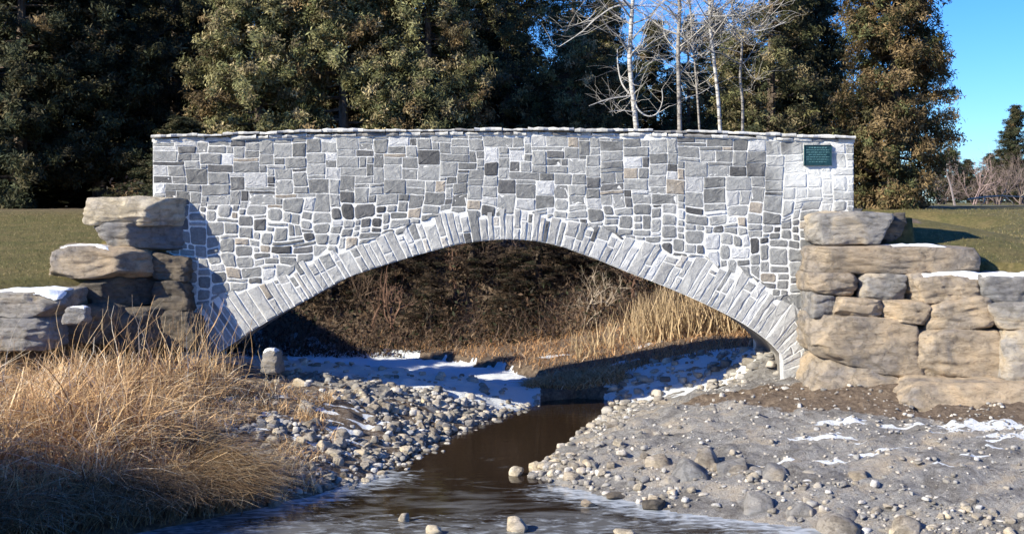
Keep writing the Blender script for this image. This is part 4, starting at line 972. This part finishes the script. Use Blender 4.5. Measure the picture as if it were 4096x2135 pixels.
birch(14, [(1812, 330), (1806, 240), (1796, 150), (1786, 60), (1786, 0)], (.062, .04), [([(1788, 40), (1760, 38), (1725, 42)], .04, -.2), ([(1788, 40), (1840, 40), (1880, 30), (1930, 8)], .045, -.3), ([(1820, 42), (1850, 72), (1890, 80), (1930, 74), (1972, 58)], .03, -.3), ([(1840, 62), (1815, 85)], .02, 0), ([(1850, 80), (1880, 110), (1900, 112)], .02, 0)],
      'birch whose pale limb spreads out level near the top of the picture', 53, 75)
birch(16, [(1868, 330), (1868, 260), (1862, 190), (1866, 110), (1850, 90), (1840, 0)], (.05, .03), [([(1866, 150), (1890, 190), (1910, 200)], .018, 0), ([(1866, 230), (1890, 222)], .015, 0)], 'slenderest birch, farthest along towards the plaque', 54, 60)
birch(17, [(1760, 330), (1755, 250), (1748, 160), (1742, 100), (1735, 0)], (.04, .03), [([(1755, 230), (1735, 190)], .015, 0)], 'thin grey sapling birch half hidden between two bigger trunks', 55, 60)

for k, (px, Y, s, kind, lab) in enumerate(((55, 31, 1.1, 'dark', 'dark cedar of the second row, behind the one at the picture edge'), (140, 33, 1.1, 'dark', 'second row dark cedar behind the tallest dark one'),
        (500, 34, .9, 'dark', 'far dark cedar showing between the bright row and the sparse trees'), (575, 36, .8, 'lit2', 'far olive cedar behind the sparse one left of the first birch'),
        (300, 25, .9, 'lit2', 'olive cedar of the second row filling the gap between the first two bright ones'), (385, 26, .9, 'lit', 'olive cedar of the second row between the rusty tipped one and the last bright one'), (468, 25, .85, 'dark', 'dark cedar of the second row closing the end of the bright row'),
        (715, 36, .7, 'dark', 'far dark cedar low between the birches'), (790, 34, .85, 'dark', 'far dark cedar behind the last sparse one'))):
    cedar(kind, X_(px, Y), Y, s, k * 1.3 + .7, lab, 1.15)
for k, (x, y, s) in enumerate(((-8.6, 6.8, .17), (-8.9, 9.5, .2), (-7.9, 4.6, .14), (-10.6, 15.5, .3), (-5.6, 15.5, .24))):  # those nearest the bridge are hidden, added to shade the brush bank
    e = cedar('dark', x, y, s, k * 1.1, ['low cedar bush on the lawn edge behind the dark end of the bridge', 'rounded cedar bush behind the bridge, between two others', 'smallest cedar bush, close behind the parapet end', 'cedar bush at the top of the brush bank', 'young cedar on the brush bank seen through the arch'][k], 2.6); e.name = 'cedar_bush'; e['category'] = 'bush'; e['group'] = 'cedar bushes behind the bridge'
for k, (px, Y, s, sx) in enumerate(((330, 14.5, .17, 2.8), (395, 14.8, .2, 2.6), (470, 14.5, .21, 2.6), (540, 14, .2, 2.7), (600, 14, .21, 2.5), (660, 13.8, .19, 2.6), (715, 14, .17, 2.6), (430, 13.2, .13, 3.0), (510, 12.8, .12, 3.0))):
    e = cedar('brush', X_(px, Y), Y, s, k * 2.3, ['squat dark bush near the snowy ice, seen through the arch', 'dark bush low on the bank, second from the snowy ice', 'dark bush right below the crown of the arch', 'dark bush just past the arch crown on the shady slope', 'dark bush above the first tan reeds', 'small bush half hidden by the tan reeds', 'bush behind the brightest reeds at the sunny foot of the arch', 'lowest bush in front of the slope, left of the arch crown', 'low round bush in front of the slope, under the arch crown'][k], sx); e.name = 'brush_thicket'; e['category'] = 'bush'; e['group'] = 'dark bushes on the bank seen through the arch'
def bare_shrub(x, y, h, n, col, label, seed, name='bare_shrub', cat='shrub', group='bare shrubs', spread=.5, r=.02, trunk=False):
    rs = np.random.default_rng(seed); z = float(gheight(np.array([x]), np.array([y]))[0]) - .05; mb = MB()
    def grow(p, d, L, r_, lv):
        Q = [p]
        for i in range(4): d = d + rs.normal(0, .16, 3); d /= np.linalg.norm(d); Q.append(Q[-1] + d * L / 4)
        mb.tube(Q, r_, r_ * .5, np.array(col) * rs.uniform(.6, 1.4), 3 if lv else 5)
        if lv < 3:
            for j in range(3 if lv else 5):
                dd = d + rs.normal(0, spread, 3) + np.array([0, 0, .15]); dd /= np.linalg.norm(dd); grow(Q[rs.integers(2, 5)], dd, L * rs.uniform(.5, .75), r_ * .5, lv + 1)
    for k in range(n):
        d = np.array([rs.normal(0, .12 if trunk else .45), rs.normal(0, .12 if trunk else .45), 1.0]); grow(np.array([rs.normal(0, .02 if trunk else .15), rs.normal(0, .02 if trunk else .15), 0.]), d / np.linalg.norm(d), h * .45, r, 0)
    o = mb.build(name, M['twig']); o.location = (x, y, z); return tag(o, label, cat, group)
labs = ['leafless shrub at the foot of the bank nearest the snowy ice', 'leafless shrub against the dark bank below the first arch stones', 'bare brown shrub under the highest part of the arch', 'bare shrub with pale twigs beside the sunlit reeds', 'bare shrub rising out of the tan reeds', 'thin bare shrub behind the reeds close to the sunny springing of the arch', 'wide bare shrub high on the shaded bank']
for k, (px, Y, h, c) in enumerate(((300, 13.5, 1.6, (.2, .14, .1)), (365, 14, 2.0, (.16, .11, .08)), (490, 14.5, 2.2, (.16, .11, .08)), (590, 12, 2.2, (.42, .34, .26)), (650, 12.5, 2.4, (.3, .22, .15)), (700, 13, 2.6, (.24, .17, .12)), (430, 16, 2.2, (.12, .09, .07)))):
    bare_shrub(X_(px, Y), Y, h, 5, c, labs[k], 60 + k, group='bare shrubs seen through the arch')
for k, (px, Y, h) in enumerate(((396, 12.6, 2.6), (372, 13.4, 2.2), (628, 12.2, 2.3), (455, 13.6, 2.5))):
    bare_shrub(X_(px, Y), Y, h, 1, (.12, .07, .05), ['dark reddish trunk rising from the brush left of the arch crown', 'thin dark trunk deep in the brush by the snowy ice', 'crooked pale brown trunk at the edge of the tan reeds', 'leaning dark trunk below the arch crown'][k], 160 + k, 'bare_tree', 'tree', 'trunks in the brush seen through the arch', .4, .09, True)
# far side of the field beyond the sunny end
bare_shrub(X_(955, 48), 48, 6.0, 1, (.2, .17, .17), 'bare sapling against the open sky beside the rust tinted cedar', 80, 'bare_tree', 'tree', 'bare growth at the far field edge', .4, .07, True)
bare_shrub(X_(975, 60), 60, 4.2, 4, (.26, .19, .18), 'low bare thicket between the sapling and the far conifer', 81, 'bare_tree', 'tree', 'bare growth at the far field edge', .55, .05)
for k, (px, Y, h, lb) in enumerate(((1000, 62, 4.0, 'purplish bare bush below the far conifer'), (1022, 66, 4.6, 'purplish bare bush cut by the picture edge'), (985, 75, 3.0, 'low purplish bush in the gap, farthest back'), (940, 70, 3.4, 'bare bush peeping out behind the rust tinted cedar'))):
    bare_shrub(X_(px, Y), Y, h, 9, (.15, .115, .105), lb, 90 + k, group='bare growth at the far field edge', spread=.6, r=.05)
e = cedar('dark', X_(1016, 72), 72, .56, 1.0, 'small dark conifer far off at the picture edge, standing over purplish bushes', 1.3); e.name = 'conifer'; e['group'] = 'far conifers'
for k, (px, Y, s) in enumerate(((950, 130, .5), (968, 140, .42), (990, 135, .46), (1012, 128, .5), (1035, 140, .55))):
    e = cedar('dark', X_(px, Y), Y, s, k * 1.9, 'tree in the hazy low line at the far edge of the field', 2.0); e.name = 'conifer'; e['group'] = 'trees of the far low line'
# asphalt path from the bridge deck towards the field
def path():
    m, t, b = newmat('asphalt'); n = noise(t, 18, 6, .7, pos(t)); r = ramp(t, n.outputs[0], [(.3, (.045, .047, .055)), (.7, (.085, .087, .095))]); t.links.new(r.outputs[0], b.inputs['Base Color']); b.inputs['Roughness'].default_value = .85
    P = np.array([(6.7, 1.35), (7.1, 2.0), (7.4, 4.5), (8.2, 9), (11, 17), (18, 29), (45, 60)], float); Q = np.array([cr(P, q) for q in np.linspace(0, 5.999, 240)]); V = []
    for i, p in enumerate(Q):
        e_ = Q[min(i + 1, 239)] - Q[max(i - 1, 0)]; e_ /= np.linalg.norm(e_); nn = np.array([-e_[1], e_[0]])
        for j in range(9): c = p + nn * (j / 8 - .5) * 1.9; V.append((c[0], c[1], float(gheight(c[:1], c[1:])[0]) + .03))
    Fc = [[i * 9 + j, i * 9 + j + 1, (i + 1) * 9 + j + 1, (i + 1) * 9 + j] for i in range(239) for j in range(8)]
    o = mesh_obj('path', V, Fc, m, None, None, True); tag(o, 'dark asphalt path leading off the bridge across the field', 'path', None, 'structure')
path()
def log():
    Y = 40; mb = MB(); a = at(972, 197.5, Y); pts = [at(x, y, Y + dy) for x, y, dy in ((968, 199, 0), (985, 196.5, .4), (1002, 195.5, .2), (1022, 196.5, .6), (1045, 198, .9))]
    org = np.array([pts[2][0], pts[2][1], float(gheight(np.array([pts[2][0]]), np.array([pts[2][1]]))[0])])
    e = empty('fallen_tree', org, 'fallen pale limbed trunk lying at the far edge of the lawn, under the purplish bushes', 'fallen tree')
    Q = [p - org for p in pts]
    mb.tube(Q, .05, .03, (.4, .34, .28), 7); mb.build('trunk', M['twig'], e, True)
    mb = MB(); 
    for x0, y0, x1, y1 in ((1000, 196, 1006, 188), (1006, 197, 1014, 206), (985, 197, 980, 206), (1020, 197, 1024, 190)): mb.tube([at(x0, y0, Y) - org, at((x0 + x1) / 2 + 2, (y0 + y1) / 2, Y - .3) - org, at(x1, y1, Y - .2) - org], .03, .012, (.38, .33, .27), 5)
    mb.build('branch', M['twig'], e, True)
log()
